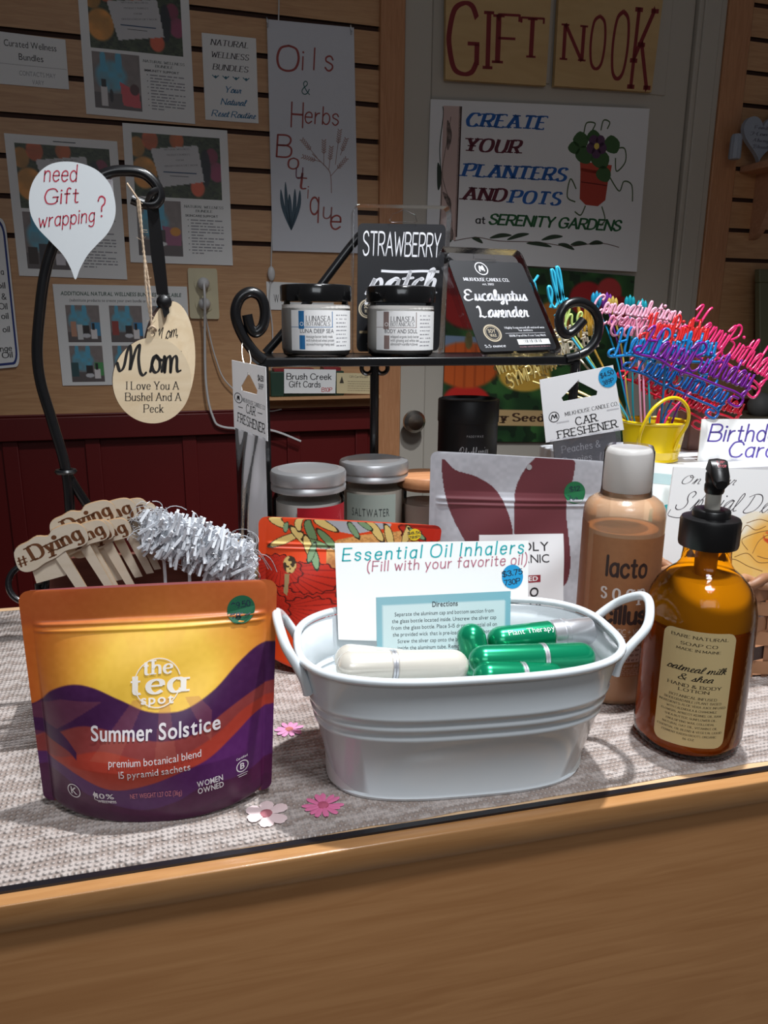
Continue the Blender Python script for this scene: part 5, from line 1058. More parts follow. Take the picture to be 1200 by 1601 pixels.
cream_jar(494, YR+.040, 'clear jar of Luna Deep Sea cream with blue label stripe and black lid', (30, 104, 158), 'LUNA DEEP SEA', (('massage butter body mask', .36), ('with hydrolyzed wheat protein', .38), ('seaweed+moringa+hemp seed', .38)), 1)
cream_jar(626, YR+.040, 'clear jar of Body and Soul cream with taupe label stripe and black lid', (128, 108, 104), 'BODY AND SOUL', (('whipped organic body butter', .40), ('with ginseng and white tea', .40), ('almond+vanilla+clove', .38)), 2)

def wax_pack(px, Ys, dep, label, art):
    q = PQ(px, Ys); o = thing('wax_melt_pack', q.map(.5, 1, -dep), label, 'wax melts', 'wax melt packs on the rack')
    m = MB()
    def shell(ins, r, d0, d1, v0, nm, mt):
        m = MB(); P = rrect(1-2*ins, 1-v0-ins, r, 4, ins, ins); m.prism([(x, y*1.) for x, y in P], lambda x, y, d: q.map(x, 1-y, d), d0, d1); return m.build(nm, mt, o, smooth=30)
    shell(0, .06, -dep, .0, 0, 'clear_shell', CLEAR)
    # moulded rim round the shell
    m = MB(); m.tube([q.map(x, 1-y, -.001) for x, y in rrect(1, 1, .06, 4)], .0007, 6, closed=True); m.build('shell_rim', CLEAR, o)
    m = MB(); hx = [(.36, .105), (.38, .065), (.50, .03), (.62, .065), (.64, .105), (.62, .11), (.38, .11)]; m.tube([q.map(x, y, .0003) for x, y in hx], .0006, 6, closed=True); m.build('hang_slot', CLEAR, o)
    wx = mat('soft_wax', (196, 172, 160), .5); 
    for r in range(3):
        for c in range(2):
            m = MB(); u0, v0 = .10+c*.42, .18+r*.27; P = rrect(.38, .24, .03, 3, u0, v0); m.prism(P, lambda x, y, d: q.map(x, y, d), -dep+.001, -.003); m.build('wax_cube', wx, o)
    s = Quad(q.map(.045, .12, -.0012), q.map(.955, .12, -.0012), q.map(.955, .965, -.0012), q.map(.045, .965, -.0012))
    m = MB(); m.prism(rrect(1, 1, .05, 4), lambda x, y, d: s.map(x, 1-y, d), 0, -.0006); cd_ = m.build('insert_card', mat('black_insert', (15, 16, 21), .5, vary=.5, scale=25), o, smooth=0)
    p = Print(s, .0006); art(p); p.build('lettering', cd_); return o
WW = (232, 232, 236)
def badge(p, u, v, r): p.disc(u, v, r, (190, 176, 150), r0=r*.84, n=36); p.disc(u, v, r*.76, (190, 176, 150), r0=r*.70); p.txt('SOY', u, v-r*.05, r*.40, 'bold', (200, 186, 160), w=r*1.0); p.txt('WAX', u, v+r*.45, r*.36, 'bold', (200, 186, 160), w=r*.9)
def logo(p, u, v, r, c=WW): p.disc(u, v, r, c, r0=r*.86, n=36); p.line([(u-r*.45, v+r*.45), (u-r*.2, v-r*.4), (u+r*.1, v+r*.2), (u+r*.3, v-r*.45), (u+r*.45, v+r*.4)], r*.22, c, 4)
def straw(p):
    p.txt('STRAWBERRY', .5, .245, .175, 'hand', WW, w=.88, weight=.095, rot=-1); p.line([(.27, .365), (.5, .372), (.75, .365), (.95, .37)], .020, WW, 5); p.txt('patch', .10, .55, .20, 'script', WW, al='l', w=.82, weight=.14, slant=.2); badge(p, .12, .66, .075); p.txt('5.5 ounce', .12, .96, .030, 'serif', (190, 190, 196), al='l', w=.28, weight=.16)
    p.rect(.03, .835, .30, .855, (150, 132, 100)); p.txt('Highly fragranced all natural wax', .63, .80, .022, 'serif', WW, w=.5, weight=.14)
y1, y0 = YR+.093, YR+.078
wax_pack(((553, 319), (706, 322), (692, 556), (551, 558)), (y1, y1, y0), .016, 'strawberry patch wax melt pack standing upright behind the cream jars', straw)
def euca(p):
    logo(p, .41, .085, .072); p.txt('MILKHOUSE CANDLE CO.', .42, .225, .035, 'serif', WW, w=.60, weight=.17); p.txt('est. 2002', .42, .27, .022, 'serif', WW, w=.15, weight=.16)
    p.txt('Eucalyptus', .455, .44, .115, 'script', WW, w=.83, weight=.16, slant=.1); p.txt('Lavender', .47, .625, .12, 'script', WW, w=.66, weight=.16, slant=.1); badge(p, .235, .80, .095)
    p.txt('Highly fragranced all-natural wax', .68, .755, .022, 'serif', WW, w=.52, weight=.15); p.txt('for melters', .68, .785, .022, 'serif', WW, w=.18, weight=.15); p.rect(.40, .805, .93, .808, WW); p.txt('100% Paraffin-Free Soy Melt', .68, .845, .022, 'serif', WW, w=.48, weight=.15); p.rect(.52, .875, .94, .935, (240, 240, 240))
    for k in range(12): p.rect(.60+.02*k, .88, .60+.02*k+.004+.004*(k % 3), .915, (40, 40, 40), .0002)
    p.txt('5.5 ounce', .08, .955, .030, 'serif', WW, al='l', w=.26, weight=.16); p.txt('made with love in Iowa', .72, .965, .015, 'sans', (170, 120, 130), w=.4)
y1, y0 = YR+.062, YR+.017
wax_pack(((687, 385), (813, 391), (880, 551), (748, 556)), (y1, y1, y0), .014, 'eucalyptus lavender wax melt pack leaning tilted at the right of the rack', euca)

# hanging car fresheners
def freshener(px, Y, dY, label, lines, body, sp):
    """px: header corners TL TR BR BL; dY: depth shift of the right-hand side"""
    q = PQ(px, (Y, Y+dY, Y)); o = thing('car_freshener', q.map(.5, 1), label, 'car freshener', 'car fresheners hanging from the rack')
    hole = [(.50, .13), (.74, .34), (.72, .40), (.28, .40), (.26, .34)]
    outer = [(0, 0), (1, 0), (1, 1), (0, 1)]; tri = tessellate_polygon([[Vector((x, y, 0)) for x, y in outer], [Vector((x, y, 0)) for x, y in hole[::-1]]])
    allp = outer+hole[::-1]; m = MB(); m.add([q.map(x, y, 0) for x, y in allp], [tuple(t) for t in tri]); m.add([q.map(x, y, -.0008) for x, y in allp], [tuple(t)[::-1] for t in tri])
    for L in (outer, hole): m.grid([[q.map(x, y, 0) for x, y in L], [q.map(x, y, -.0008) for x, y in L]], cu=True)
    hd = m.build('header_card', mat('header_white', (232, 232, 234), .55, vary=.01), o, smooth=0)
    p = Print(q, .0005); BK = (34, 34, 38); lines(p, BK); p.build('lettering', hd)
    H = np.linalg.norm(q.c[3]-q.c[0]); dn = nrm(q.c[3]-q.c[0]); b = body
    B = Quad(q.map(.05, .97, .0005), q.map(.95, .97, .0005), q.map(.97, .97, .0005)+dn*b, q.map(.03, .97, .0005)+dn*b)
    m = MB(); us = np.linspace(0, 1, 21); vs = np.linspace(0, 1, 24)
    f = lambda u, v, s: B.map(u, v, s*(.0004+.006*math.sin(math.pi*u)*math.sin(math.pi*min(1, v*1.1)*.9)+.0007*math.sin(17*u+9*v)*math.sin(math.pi*u)))
    m.grid([[f(u, v, 1) for u in us] for v in vs]); m.grid([[f(u, v, -1) for u in us] for v in vs]); m.build('clear_bag', film('clear_bag_%d' % int(sp*100), (250, 250, 252), .08, .45, sp, (226, 226, 230)), o, smooth=70)
    return o, q, B, dn
def hd_right(p, BK):
    logo(p, .135, .615, .085, BK); p.txt('MILKHOUSE CANDLE CO.', .63, .62, .058, 'serif', BK, w=.70, weight=.13, rot=1.5); p.txt('CAR', .54, .80, .12, 'slab', BK, w=.27, weight=.13, rot=1.5); p.txt('FRESHENER', .54, .955, .12, 'slab', BK, w=.76, weight=.13, rot=1.5)
    for u in (.24, .90): p.rect(u-.08, .705-.02*(u > .5)*3, u+.08, .725-.02*(u > .5)*3, (196, 196, 200))
SI = mat('grey_insert', (66, 66, 74), .5, vary=.2, scale=40)
Y = YR-.012
o, q, B, dn = freshener(((843, 594), (958, 571), (975, 672), (853, 692)), Y, -.004, 'grey peaches and poppies car freshener hanging from the right scroll of the rack', hd_right, .085, .04)
p = Print(q, .0008); sticker(p, .90, .16, .155, (28, 150, 206), (('$4.50', .18), ('389P', .15))); p.build('price_sticker', o, 'blue round price sticker')
s = Quad(B.map(.06, .02, -.002), B.map(.94, .02, -.002), B.map(.94, .95, -.002), B.map(.06, .95, -.002)); m = MB(); m.prism(rrect(1, 1, .05, 4), lambda x, y, d: s.map(x, 1-y, d), 0, -.003); ic = m.build('scented_card', SI, o, smooth=0)
p = Print(s, .0004); GR = (150, 150, 156); p.txt('Peaches &', .12, .20, .10, 'slab', GR, al='l', w=.62, weight=.1); p.txt('Poppies', .12, .37, .10, 'slab', GR, al='l', w=.46, weight=.1)
for k in range(5): p.line([(.82, .52), (.72+.05*k, .40), (.74+.05*k, .28)], .02, (110, 110, 118), 4)
p.build('lettering', ic)
hk = q.map(.5, .15, .0); m = MB(); A = on_y(906, 551, YR-.006); m.tube(spline([A+V3(0, .008, .004), A, (A+hk)/2+V3(.001, -.001, 0), hk, hk+V3(0, .004, .003), (A+hk)/2+V3(.002, .006, 0), A+V3(.001, .008, .002)], 6), .0004, 5); m.build('wire_hook', STEEL, o)
def hd_left(p, BK):
    logo(p, .16, .52, .075, BK); p.txt('MILKHOUSE CANDLE CO', .62, .565, .055, 'serif', BK, w=.66, weight=.14, rot=-4); p.txt('CAR', .52, .70, .12, 'slab', BK, w=.26, weight=.13, rot=-4); p.txt('FRESHENER', .52, .885, .13, 'slab', BK, w=.80, weight=.13, rot=-5)
    for u in (.22, .80): p.rect(u-.07, .64, u+.07, .65, BK)
    p.txt('$4.50', .85, .20, .07, 'hand', BK, w=.16, weight=.2); p.txt('389P', .85, .31, .07, 'hand', (90, 90, 100), w=.15, weight=.14)
o, q, B, dn = freshener(((362, 563), (415, 574), (418, 690), (366, 671)), YR-.014, -.030, 'saltwater mist car freshener turned edge on, hanging from the left scroll', hd_left, .135, .62)
s = Quad(B.map(.03, .46, .001), B.map(.86, .46, .001), B.map(.86, .99, .001), B.map(.03, .99, .001)); m = MB(); m.prism(rrect(1, 1, .07, 4), lambda x, y, d: s.map(x, 1-y, d), 0, -.003); ic = m.build('scented_card', SI, o, smooth=0)
p = Print(s, .0004); p.txt('Saltwater', .1, .20, .08, 'slab', GR, al='l', w=.66, weight=.1); p.txt('Mist', .1, .34, .08, 'slab', GR, al='l', w=.34, weight=.1); [p.rect(.1, .45+.06*k, .42, .457+.06*k, (90, 90, 96)) for k in range(3)]; p.build('lettering', ic)
m = MB(); a = s.map(.5, .02, .002); m.tube(spline([a+dn*.02, a, a-dn*.004+s.n*.002, a+dn*.005+s.n*.003, a+dn*.03+s.n*.002, a+dn*.05+V3(-.003, 0, 0)], 6), .0007, 6); m.build('elastic_cord', mat('black_cord', (26, 26, 28), .7), o)
A = on_y(383, 538, YR-.006); hk = q.map(.5, .15, 0); m = MB(); m.tube(spline([A+V3(0, .008, .002), A+V3(-.003, -.002, 0), (A+hk)/2+V3(-.004, -.001, 0), hk, hk+V3(0, .004, .003), (A+hk)/2+V3(.004, .004, 0), A+V3(.002, .008, 0)], 6), .0005, 5); m.build('wire_hook', STEEL, o)

# ---- candles under the rack
SIL = mat('silver_lid', (215, 215, 217), .36, metal=.85, vary=.03)
def candle(px, Y, zt, R, label, wax, lab, art, lidw=False, a=(-50, 70), lz=(.02, .085)):
    x = on_y(px, 760, Y)[0]; O = V3(x, Y, CZ); c = thing('candle_jar', O, label, 'candle', 'candles under the rack')
    zl = zt-.020; m = MB()
    m.lathe([(.004, 0), (R-.006, 0), (R-.001, .004), (R, .010), (R, zl-.010), (R-.003, zl-.004), (R-.004, zl+.006)] if not lidw else [(.004, 0), (R-.003, 0), (R, .004), (R, zt-.012)], O, seg=48); m.build('glass', GLASS, c, smooth=60)
    m = MB(); m.lathe([(.004, .006), (R-.008, .006), (R-.0035, .011), (R-.0035, zl-.011), (.002, zl-.012)], O, seg=40); m.build('wax', mat('wax_%d_%d_%d' % wax, wax, .5, vary=.03), c, smooth=60)
    m = MB()
    if lidw: m.lathe([(R-.004, zt-.016), (R-.003, zt-.012), (R+.001, zt-.012), (R+.0015, zt-.011), (R+.0015, zt-.001), (R+.0005, zt), (.001, zt)], O, seg=44); m.build('wooden_lid', wood('lid_wood', (176, 118, 78), (194, 138, 96), 0, 20, .5, 6), c, smooth=50)
    else: m.lathe([(R-.001, zl-.001), (R+.0012, zl), (R+.0012, zl+.0045), (R, zl+.006), (R, zl+.0068), (R+.0014, zl+.0078), (R+.0014, zl+.0165), (R+.0004, zl+.0188), (R-.006, zl+.0205), (R-.008, zl+.0195), (.001, zl+.0195)], O, seg=96, rfun=lambda t, z: 1+(.007*math.cos(48*t) if zl+.008 <= z < zl+.017 else 0)); m.build('screw_lid', SIL, c, smooth=40)
    cl = Cyl(O, R, lz[0], lz[1], *a); m = MB(); m.grid([[cl.map(u, v, .00006) for u in np.linspace(0, 1, 21)] for v in (0, .5, 1)]); lb = m.build('label', lab if not isinstance(lab, tuple) else mat('label_%d_%d_%d' % lab, lab, .5, vary=.03), c, smooth=60)
    p = Print(cl, .0006); art(p)
    if p.mb.v: p.build('lettering', lb)
    return c
def fw(p):
    p.txt('Fireworks &', .42, .215, .05, 'serif', (240, 200, 200), w=.66, weight=.14); p.txt('Freedom', .42, .33, .055, 'serif', (240, 200, 200), w=.46, weight=.14)
    for k in range(14): a = 1.6+k*.22; p.line([(.86+.02*math.cos(a), .22+.02*math.sin(a)), (.86+.16*math.cos(a), .22+.17*math.sin(a))], .008, (200, 70, 80))
candle(482, .742, .152, .0360, 'white candle with red label under a silver lid, left of the row', (224, 220, 214), (166, 18, 34), fw, a=(-18, 75), lz=(.02, .120))
def sm(p): p.txt('SALTWATER', .50, .28, .10, 'sans', (50, 56, 56), w=.72, sp=.25); p.txt('Mist', .54, .50, .15, 'script', (50, 56, 56), w=.36, weight=.08, slant=.2)
candle(584, .805, .147, .0365, 'candle jar with pale grey green Saltwater label and silver lid', (212, 200, 186), (150, 160, 152), sm, a=(-52, 40), lz=(.03, .1145))
candle(664, .795, .130, .0300, 'pale candle with a flat wooden lid partly behind the silver pouch', (222, 206, 192), (206, 130, 120), lambda p: None, True, (5, 60), (.03, .075))
O = V3(on_y(732, 640, .89)[0], .89, CZ-.0012); cn = thing('candle_canister', O, 'tall black cylindrical canister lettered Blackberries behind the silver pouch', 'canister'); R = .0375; zt = on_y(732, 622, .89)[2]-O[2]
BC = mat('black_paper_tube', (22, 22, 25), .45, vary=.15)
m = MB(); m.lathe([(.004, 0), (R-.0008, 0), (R-.0008, zt-.028)], O, seg=56); m.build('tube_body', BC, cn); m = MB(); m.lathe([(R-.0008, zt-.0285), (R, zt-.028), (R, zt-.002), (R-.0008, zt-.0008), (R-.004, zt), (R-.005, zt-.004), (.001, zt-.004)], O, seg=56); m.build('lid', BC, cn)
cl = Cyl(O, R-.0008, zt-.112, zt-.022, -30, 50); p = Print(cl, .0006); p.txt('PADDYWAX', .56, .24, .03, 'sans', (190, 190, 194), w=.40, sp=.4); p.txt('Blackberries', .56, .52, .15, 'script', (206, 206, 210), w=.72, weight=.06, thin=.03, slant=.3, rot=6); p.build('lettering', cn)

# ================================================================ the right-hand back: cards, basket, pail with toppers
BW = mat('bright_card', (246, 246, 244), .6, vary=.005)
RZ = .133
m = MB(); m.box((.66, .848, RZ/2+CZ/2), (.40, .19, RZ-CZ)); o = tag(m.build('display_riser', mat('white_riser', (232, 234, 238), .4, vary=.01), bevel=.002), 'white box riser under the yellow pail and the birthday sign', 'riser')
YEL = mat('yellow_enamel', (230, 196, 20), .25, vary=.03, coat=.4)
PBX, PBY = on_y(1019, 690, .815)[0], .815; pail = thing('yellow_pail', (PBX, PBY, RZ), 'small yellow metal pail full of plastic cake toppers', 'pail')
PR0, PR1, PHt = .031, .0375, .047
m = MB(); m.lathe([(.002, .0004), (PR0-.001, .0004), (PR0+.0008, .001), (PR0+.0008, .003), (PR0, .004), (PR0+(PR1-PR0)*.25, PHt*.25), (PR0+(PR1-PR0)*.28+.0007, PHt*.28), (PR0+(PR1-PR0)*.31, PHt*.31), (PR1, PHt-.001), (PR1-.0008, PHt-.001), (PR0-.0008, .003), (.001, .003)], (PBX, PBY, RZ), seg=56); m.build('body', YEL, pail, smooth=40)
m = MB(); m.tube([V3(PBX+PR1*math.cos(t), PBY+PR1*math.sin(t), RZ+PHt) for t in np.linspace(0, 2*math.pi, 48, endpoint=False)], .0018, 8, closed=True); m.build('rolled_rim', YEL, pail, smooth=80)
hp = spline([on_y(x, y, PBY-PR1*.92-.004*k) for x, y, k in ((1000, 705, 0), (998, 690, 1), (1004, 668, 2), (1020, 640, 3), (1042, 624, 3), (1062, 624, 3), (1075, 640, 3), (1074, 662, 2), (1061, 685, 1), (1054, 704, 0))], 7)
m = MB(); m.tube(hp, .0021, 10); m.build('handle', YEL, pail, smooth=80)
for x, y in ((999, 700), (1057, 698)):
    m = MB(); m.lathe([(.004, 0), (.004, .0012), (.002, .002), (.0005, .0022)], on_y(x, y, PBY-PR1*.86), nrm(V3(-.2, -1, 0)), 14); m.build('handle_ear', YEL, pail)

def topper(lines, x0, y0, x1, y1, Y, cap, rgb, label, swash=True, name='cake_topper', rad=.0016, cursive=True, metal=0, stick=None, sl=.12, tilt=0., back=False):
    """plastic lettering on a stick: baseline from pixel (x0, y0) to (x1, y1) at depth Y, cap height in pixels"""
    A, B = on_y(x0, y0, Y), on_y(x1, y1, Y+tilt); L = np.linalg.norm(B-A); U = (B-A)/L; d = nrm(np.cross(U, _Z)); d = d if d@(CAM-A) > 0 else -d; Vv = np.cross(d, U) if np.cross(d, U)[2] > 0 else -np.cross(d, U)
    px = np.linalg.norm(on_y(x0, y0-1, Y)-A); m_ = mat('topper_%d_%d_%d' % rgb, rgb, .25, metal=metal, vary=.05, coat=.4)
    Mp = (A+B)/2; o = thing(name, (PBX, PBY, RZ+.003), label, 'cake topper', 'cake toppers in the yellow pail')
    m = MB()
    for k, (t, a, b, c) in enumerate(lines):          # text, start and end share of the length, offset up in caps
        st, w = strokes(t, cursive, .12 if cursive else .22, sl if cursive else 0); sx = (b-a)*L/w; sy = cap*px
        f = lambda p, z=0: A+U*(a*L+p[0]*sx)+Vv*((p[1]+c)*sy)+d*z
        for kd, P, raw in st:
            if kd == 'd': m.ellipsoid(f(P[0]), (rad*1.3,)*3, 8); continue
            pl = spline(P, 3) if kd == 's' else P
            segs = [pl] if kd == 's' or len(P) == 2 else [P[i:i+2] for i in range(len(P)-1)]
            for sg in segs: m.tube([f(p) for p in sg], rad, 5)
    m.build('letter_plate' if not cursive else 'lettering', m_, o, smooth=80)
    if swash:
        m = MB(); s_ = cap*px
        pts = [A-U*.002+Vv*s_*.2, A-U*.008+Vv*s_*.1, A-U*.006-Vv*s_*.12, A+U*L*.15-Vv*s_*.05, A+U*L*.3-Vv*s_*.2, Mp-Vv*s_*.22, A+U*L*.75-Vv*s_*.28, A+U*L*.88-Vv*s_*.30, A+U*L*.97-Vv*s_*.45, A+U*L*.95-Vv*s_*.8, A+U*L*.86-Vv*s_*.75, A+U*L*.87-Vv*s_*.5, A+U*L*.93-Vv*s_*.5]
        m.tube(spline(pts, 5), rad*1.05, 6)
        if not cursive: pass
        m.build('swash', m_, o, smooth=80)
    elif not cursive:
        m = MB(); cs = [c for *_, c in lines]; f2 = lambda x, y, z: A+U*x+Vv*y+d*z; s_ = cap*px
        for (t, a, b, c) in lines: m.prism(rrect((b-a)*L+.004, s_*.34, s_*.1, 3, a*L-.002, c*s_+s_*.33), f2, -rad*.2, -rad*1.4)
        if len(lines) > 1: 
            for uu in (.3, .5, .7): m.prism([(uu*L-.002, min(cs)*s_+s_*.4), (uu*L+.002, min(cs)*s_+s_*.4), (uu*L+.002, max(cs)*s_+s_*.4), (uu*L-.002, max(cs)*s_+s_*.4)], f2, -rad*.2, -rad*1.4)
        m.build('backing_plate', m_, o)
    m = MB(); ft = V3(PBX+(Mp[0]-PBX)*.12+.001*len(label) % .007-.003, PBY+max(-.02, min(.02, (Mp[1]-PBY)*.4)), RZ+.004); tp = Mp-Vv*cap*px*.18
    mid = tp*.5+ft*.5; e = V3(ft[0]*.65+tp[0]*.35, ft[1]*.65+tp[1]*.35, max(RZ+PHt+.004, mid[2])) ; fx = V3(np.clip(e[0], PBX-PR1*.7, PBX+PR1*.7), np.clip(e[1], PBY-PR1*.6, PBY+PR1*.6), RZ+PHt+.003)
    m.tube(spline([ft, fx, tp*.55+fx*.45+_Z*.002, tp], 6), .0014, 6); m.build('stick', m_, o, smooth=80); return o
HB = (('Happy', .0, .42, 0), ('Birthday', .40, 1.0, -.05))
topper(HB, 962, 553, 1118, 556, .778, 38, (22, 124, 190), 'blue Happy Birthday topper, upper one at the left of the pail')
topper(HB, 985, 575, 1132, 632, .800, 34, (20, 92, 168), 'dark blue Happy Birthday topper, half hidden below the purple one')
topper(HB, 1002, 550, 1172, 608, .770, 42, (112, 28, 140), 'purple Happy Birthday topper in front of all the others')
topper(HB, 1072, 520, 1200, 592, .835, 48, (226, 44, 110), 'hot pink Happy Birthday topper reaching farthest to the right edge')
topper(HB, 975, 588, 1110, 650, .842, 34, (196, 22, 50), 'red Happy Birthday topper lowest behind the purple one')
topper(HB, 1030, 612, 1158, 648, .850, 30, (206, 20, 46), 'red topper drooping behind the white birthday sign')
topper(HB, 1010, 528, 1105, 534, .828, 36, (214, 44, 44), 'bright red topper peeking above the blue ones')
topper((('Congratulations', 0, 1, 0),), 926, 487, 1062, 503, .835, 26, (232, 168, 190), 'pale pink Congratulations topper, topmost of the pink pair', False)
topper((('Congratulations', 0, 1, 0),), 934, 506, 1070, 522, .850, 24, (222, 140, 170), 'deeper pink Congratulations topper under the topmost pink one', False)
topper((('Congrats', 0, 1, 0),), 952, 524, 1052, 530, .845, 26, (226, 150, 180), 'pink Congrats topper just above the blue Happy Birthday', False)
GO = (232, 208, 130)
DS = lambda a, b: (('WITH DEEPEST', 0, 1, 1.25), ('SYMPATHY', .12, .95, 0))
topper(DS(0, 1), 786, 612, 876, 574, .915, 22, GO, 'gold sympathy topper farthest left, below the rack shelf', False, cursive=False, metal=.3)
topper(DS(0, 1), 800, 596, 890, 566, .925, 22, (222, 196, 120), 'gold sympathy topper behind the farthest left one', False, cursive=False, metal=.3)
topper(DS(0, 1), 772, 585, 862, 556, .935, 22, (226, 204, 140), 'pale gold sympathy topper deepest behind the rack shelf', False, cursive=False, metal=.3)
topper((('DEEPEST', .0, 1, 1.2), ('SYMPATHY', 0, .95, 0)), 858, 564, 942, 540, .905, 20, (226, 218, 194), 'silvery gold sympathy topper seen through the right scroll', False, cursive=False, metal=.5)
topper((('Tell', 0, 1, 0),), 838, 496, 888, 470, .845, 56, (60, 186, 218), 'light blue script topper beside the tilted wax pack', False, rad=.0018)
topper((('the', 0, 1, 0),), 868, 515, 912, 506, .866, 30, (186, 206, 120), 'pale green script topper inside the right scroll loop', False, rad=.0016)
topper((('M', 0, .5, 0), ('W', .5, 1, 0)), 908, 528, 934, 522, .872, 52, (222, 176, 70), 'golden crown shaped topper inside the right scroll loop', False, rad=.0017, cursive=False, metal=.4)
def gem(px, py, Y, rgb, label):
    P = on_y(px, py, Y); o = thing('topper_tip', V3(P[0], P[1], P[2]), label, 'cake topper', 'small candle tips behind the pink toppers'); m_ = translucent('tip_%d_%d_%d' % rgb, rgb, rgb, .4, .15)
    m = MB()
    for k, dx in enumerate((-.0045, .0, .0045)): m.lathe([(.0008, -.012), (.0024, -.008), (.0026, .000+.002*(k == 1)), (.0016, .003+.002*(k == 1)), (.0003, .005+.002*(k == 1))], P+V3(dx, 0, 0), (0, 0, 1), 10)
    m.build('crown', m_, o, smooth=80); m = MB(); fx = V3(np.clip(P[0], PBX-PR1*.6, PBX+PR1*.6), PBY+.016, RZ+PHt+.002); m.tube(spline([P-_Z*.008, (P+fx)/2+_Z*.01, fx, V3(PBX, PBY+.01, RZ+.004)], 5), .0011, 6); m.build('stick', m_, o); return o
gem(932, 464, .858, (40, 160, 200), 'blue crown tip farthest left above the pink toppers'); gem(984, 470, .862, (30, 160, 176), 'teal crown tip above the middle of the pink toppers'); gem(1003, 476, .870, (40, 170, 186), 'small teal crown tip right of the other teal one'); gem(957, 472, .866, (206, 180, 90), 'gold crown tip between the blue and the teal crowns'); gem(948, 466, .872, (130, 60, 160), 'violet crown tip beside the blue crown')
m = MB(); Bx = on_y(1082, 690, .87); m.box((Bx[0]+.012, .875, RZ+.036), (.05, .03, .072)); o = tag(m.build('brown_box', mat('brown_box', (104, 66, 52), .5), bevel=.002), 'brown box standing behind the yellow pail', 'box')
q = PQ(((1097, 655), (1240, 655), (1236, 752), (1087, 750)), (.80, .80, .79)); o = sheet(q, .001).build('birthday_sign', BW, loc=q.map(.5, 1), smooth=0); tag(o, 'white card hand-lettered Birthday Cards in purple', 'sign')
p = Print(q); PUR = (92, 76, 160); p.txt('Birthday', .085, .36, .27, 'hand', PUR, al='l', w=.84, weight=.10, slant=.15); p.txt('Cards', .31, .62, .25, 'hand', PUR, al='l', w=.6, weight=.10, slant=.15); p.line([(.25, .71), (.4, .66), (.6, .71), (.9, .69)], .022, PUR, 5); p.line([(.50, .75), (.52, .64)], .02, PUR); p.line([(.55, .75), (.57, .64)], .02, PUR); p.build('lettering', o)

# woven basket with greeting cards
BA = math.radians(-8); bx, by = V3(math.cos(BA), math.sin(BA), 0), V3(-math.sin(BA), math.cos(BA), 0); BO = V3(.402, .515, CZ); BWd, BDp, BHt = .26, .125, .093
bas = thing('woven_basket', BO+bx*BWd/2+by*BDp/2, 'woven brown splint basket of greeting cards at the right edge', 'basket')
SP = [mat('splint_tan', (176, 128, 92), .5, vary=.12, scale=30), mat('splint_brown', (150, 104, 74), .5, vary=.12, scale=30), mat('splint_dark', (58, 40, 36), .5, vary=.12, scale=30)]
def bpt(s, z, off=0.):
    """point on the basket's outline at arc share s, height z, pushed out by off"""
    per = 2*(BWd+BDp); t = (s % 1)*per; fl = 1+.10*z/BHt
    c = BO+bx*BWd/2+by*BDp/2
    if t < BWd: p, n_ = V3(t-BWd/2, -BDp/2, 0), V3(0, -1, 0)
    elif t < BWd+BDp: p, n_ = V3(BWd/2, t-BWd-BDp/2, 0), V3(1, 0, 0)
    elif t < 2*BWd+BDp: p, n_ = V3(BWd/2-(t-BWd-BDp), BDp/2, 0), V3(0, 1, 0)
    else: p, n_ = V3(-BWd/2, BDp/2-(t-2*BWd-BDp), 0), V3(-1, 0, 0)
    p = p*fl+n_*off; return c+bx*p[0]+by*p[1]+_Z*z
NS = 56
for side in range(2):
    m = MB()
    for k in range(6):
        z0, z1 = .003+.0138*k, .003+.0138*k+.0125
        rows = []
        for zz in (z0, z1): rows.append([bpt(i/(NS*4), zz, .0016*math.cos(math.pi*(i/4))*(1 if k % 2 else -1)) for i in range(NS*4)])
        if side == 0: m.grid(rows, 2 if k == 1 else k % 2, cu=True)
    if side == 0: m.build('weave', SP, bas, smooth=80)
m = MB()
for i in range(NS):
    z0, z1 = .0, BHt-.008; w = .42/NS; m.grid([[bpt((i+u*w*NS-.21)/NS, z, .0002) for u in (0, 1)] for z in np.linspace(z0, z1, 4)], i % 2)
tag(m.build('stakes', SP, bas, smooth=80), kind='stuff')
m = MB(); m.grid([[bpt(s, .002) for s in np.linspace(0, BWd/(2*(BWd+BDp)), 6)], [bpt(s, .002) for s in np.linspace((2*BWd+BDp)/(2*(BWd+BDp)), (BWd+BDp)/(2*(BWd+BDp)), 6)]]); m.build('bottom', SP[1], bas)
m = MB()
for ph in (0, 1): m.tube([bpt(i/160, BHt-.004+.0035*math.sin(i*.9+ph*math.pi), .0005+.0035*math.cos(i*.9+ph*math.pi)) for i in range(160)], .0042, 7, ph, closed=True)
m.build('braided_rim', SP, bas, smooth=80)
def gcard(px, Y0, Y1, label, rgb=None, fn=None):
    q = PQ(px, (Y1, Y1, Y0)); o = sheet(q, .0015).build('greeting_card', BW, loc=q.map(.5, 1), smooth=0); tag(o, label, 'card', 'greeting cards in the basket')
    return o, q
def rose(U, V):
    C = full(U, (246, 247, 247)); ang = np.arctan2(V-.80, U-.86)
    d = np.hypot((U-.86)/.62, (V-.80)/.40)*(1+.06*np.sin(ang*7)); C = mixc(C, (d < 1)*.45, (250, 230, 180)); C = mixc(C, np.clip((.72-d)/.2, 0, 1)*.75, (244, 190, 90)); C = mixc(C, np.clip((.25-np.hypot(U-.86, (V-.66)*.8))/.1, 0, 1)*.7, (240, 170, 60)); C = mixc(C, ell(U, V, .86, .62, .09, .07)*(vn(U, V, 40, 4) > .45), (206, 80, 40))
    d2 = np.hypot((U-.5)/.22, (V-.96)/.18); return mixc(C, (d2 < 1)*.7, (246, 200, 110))
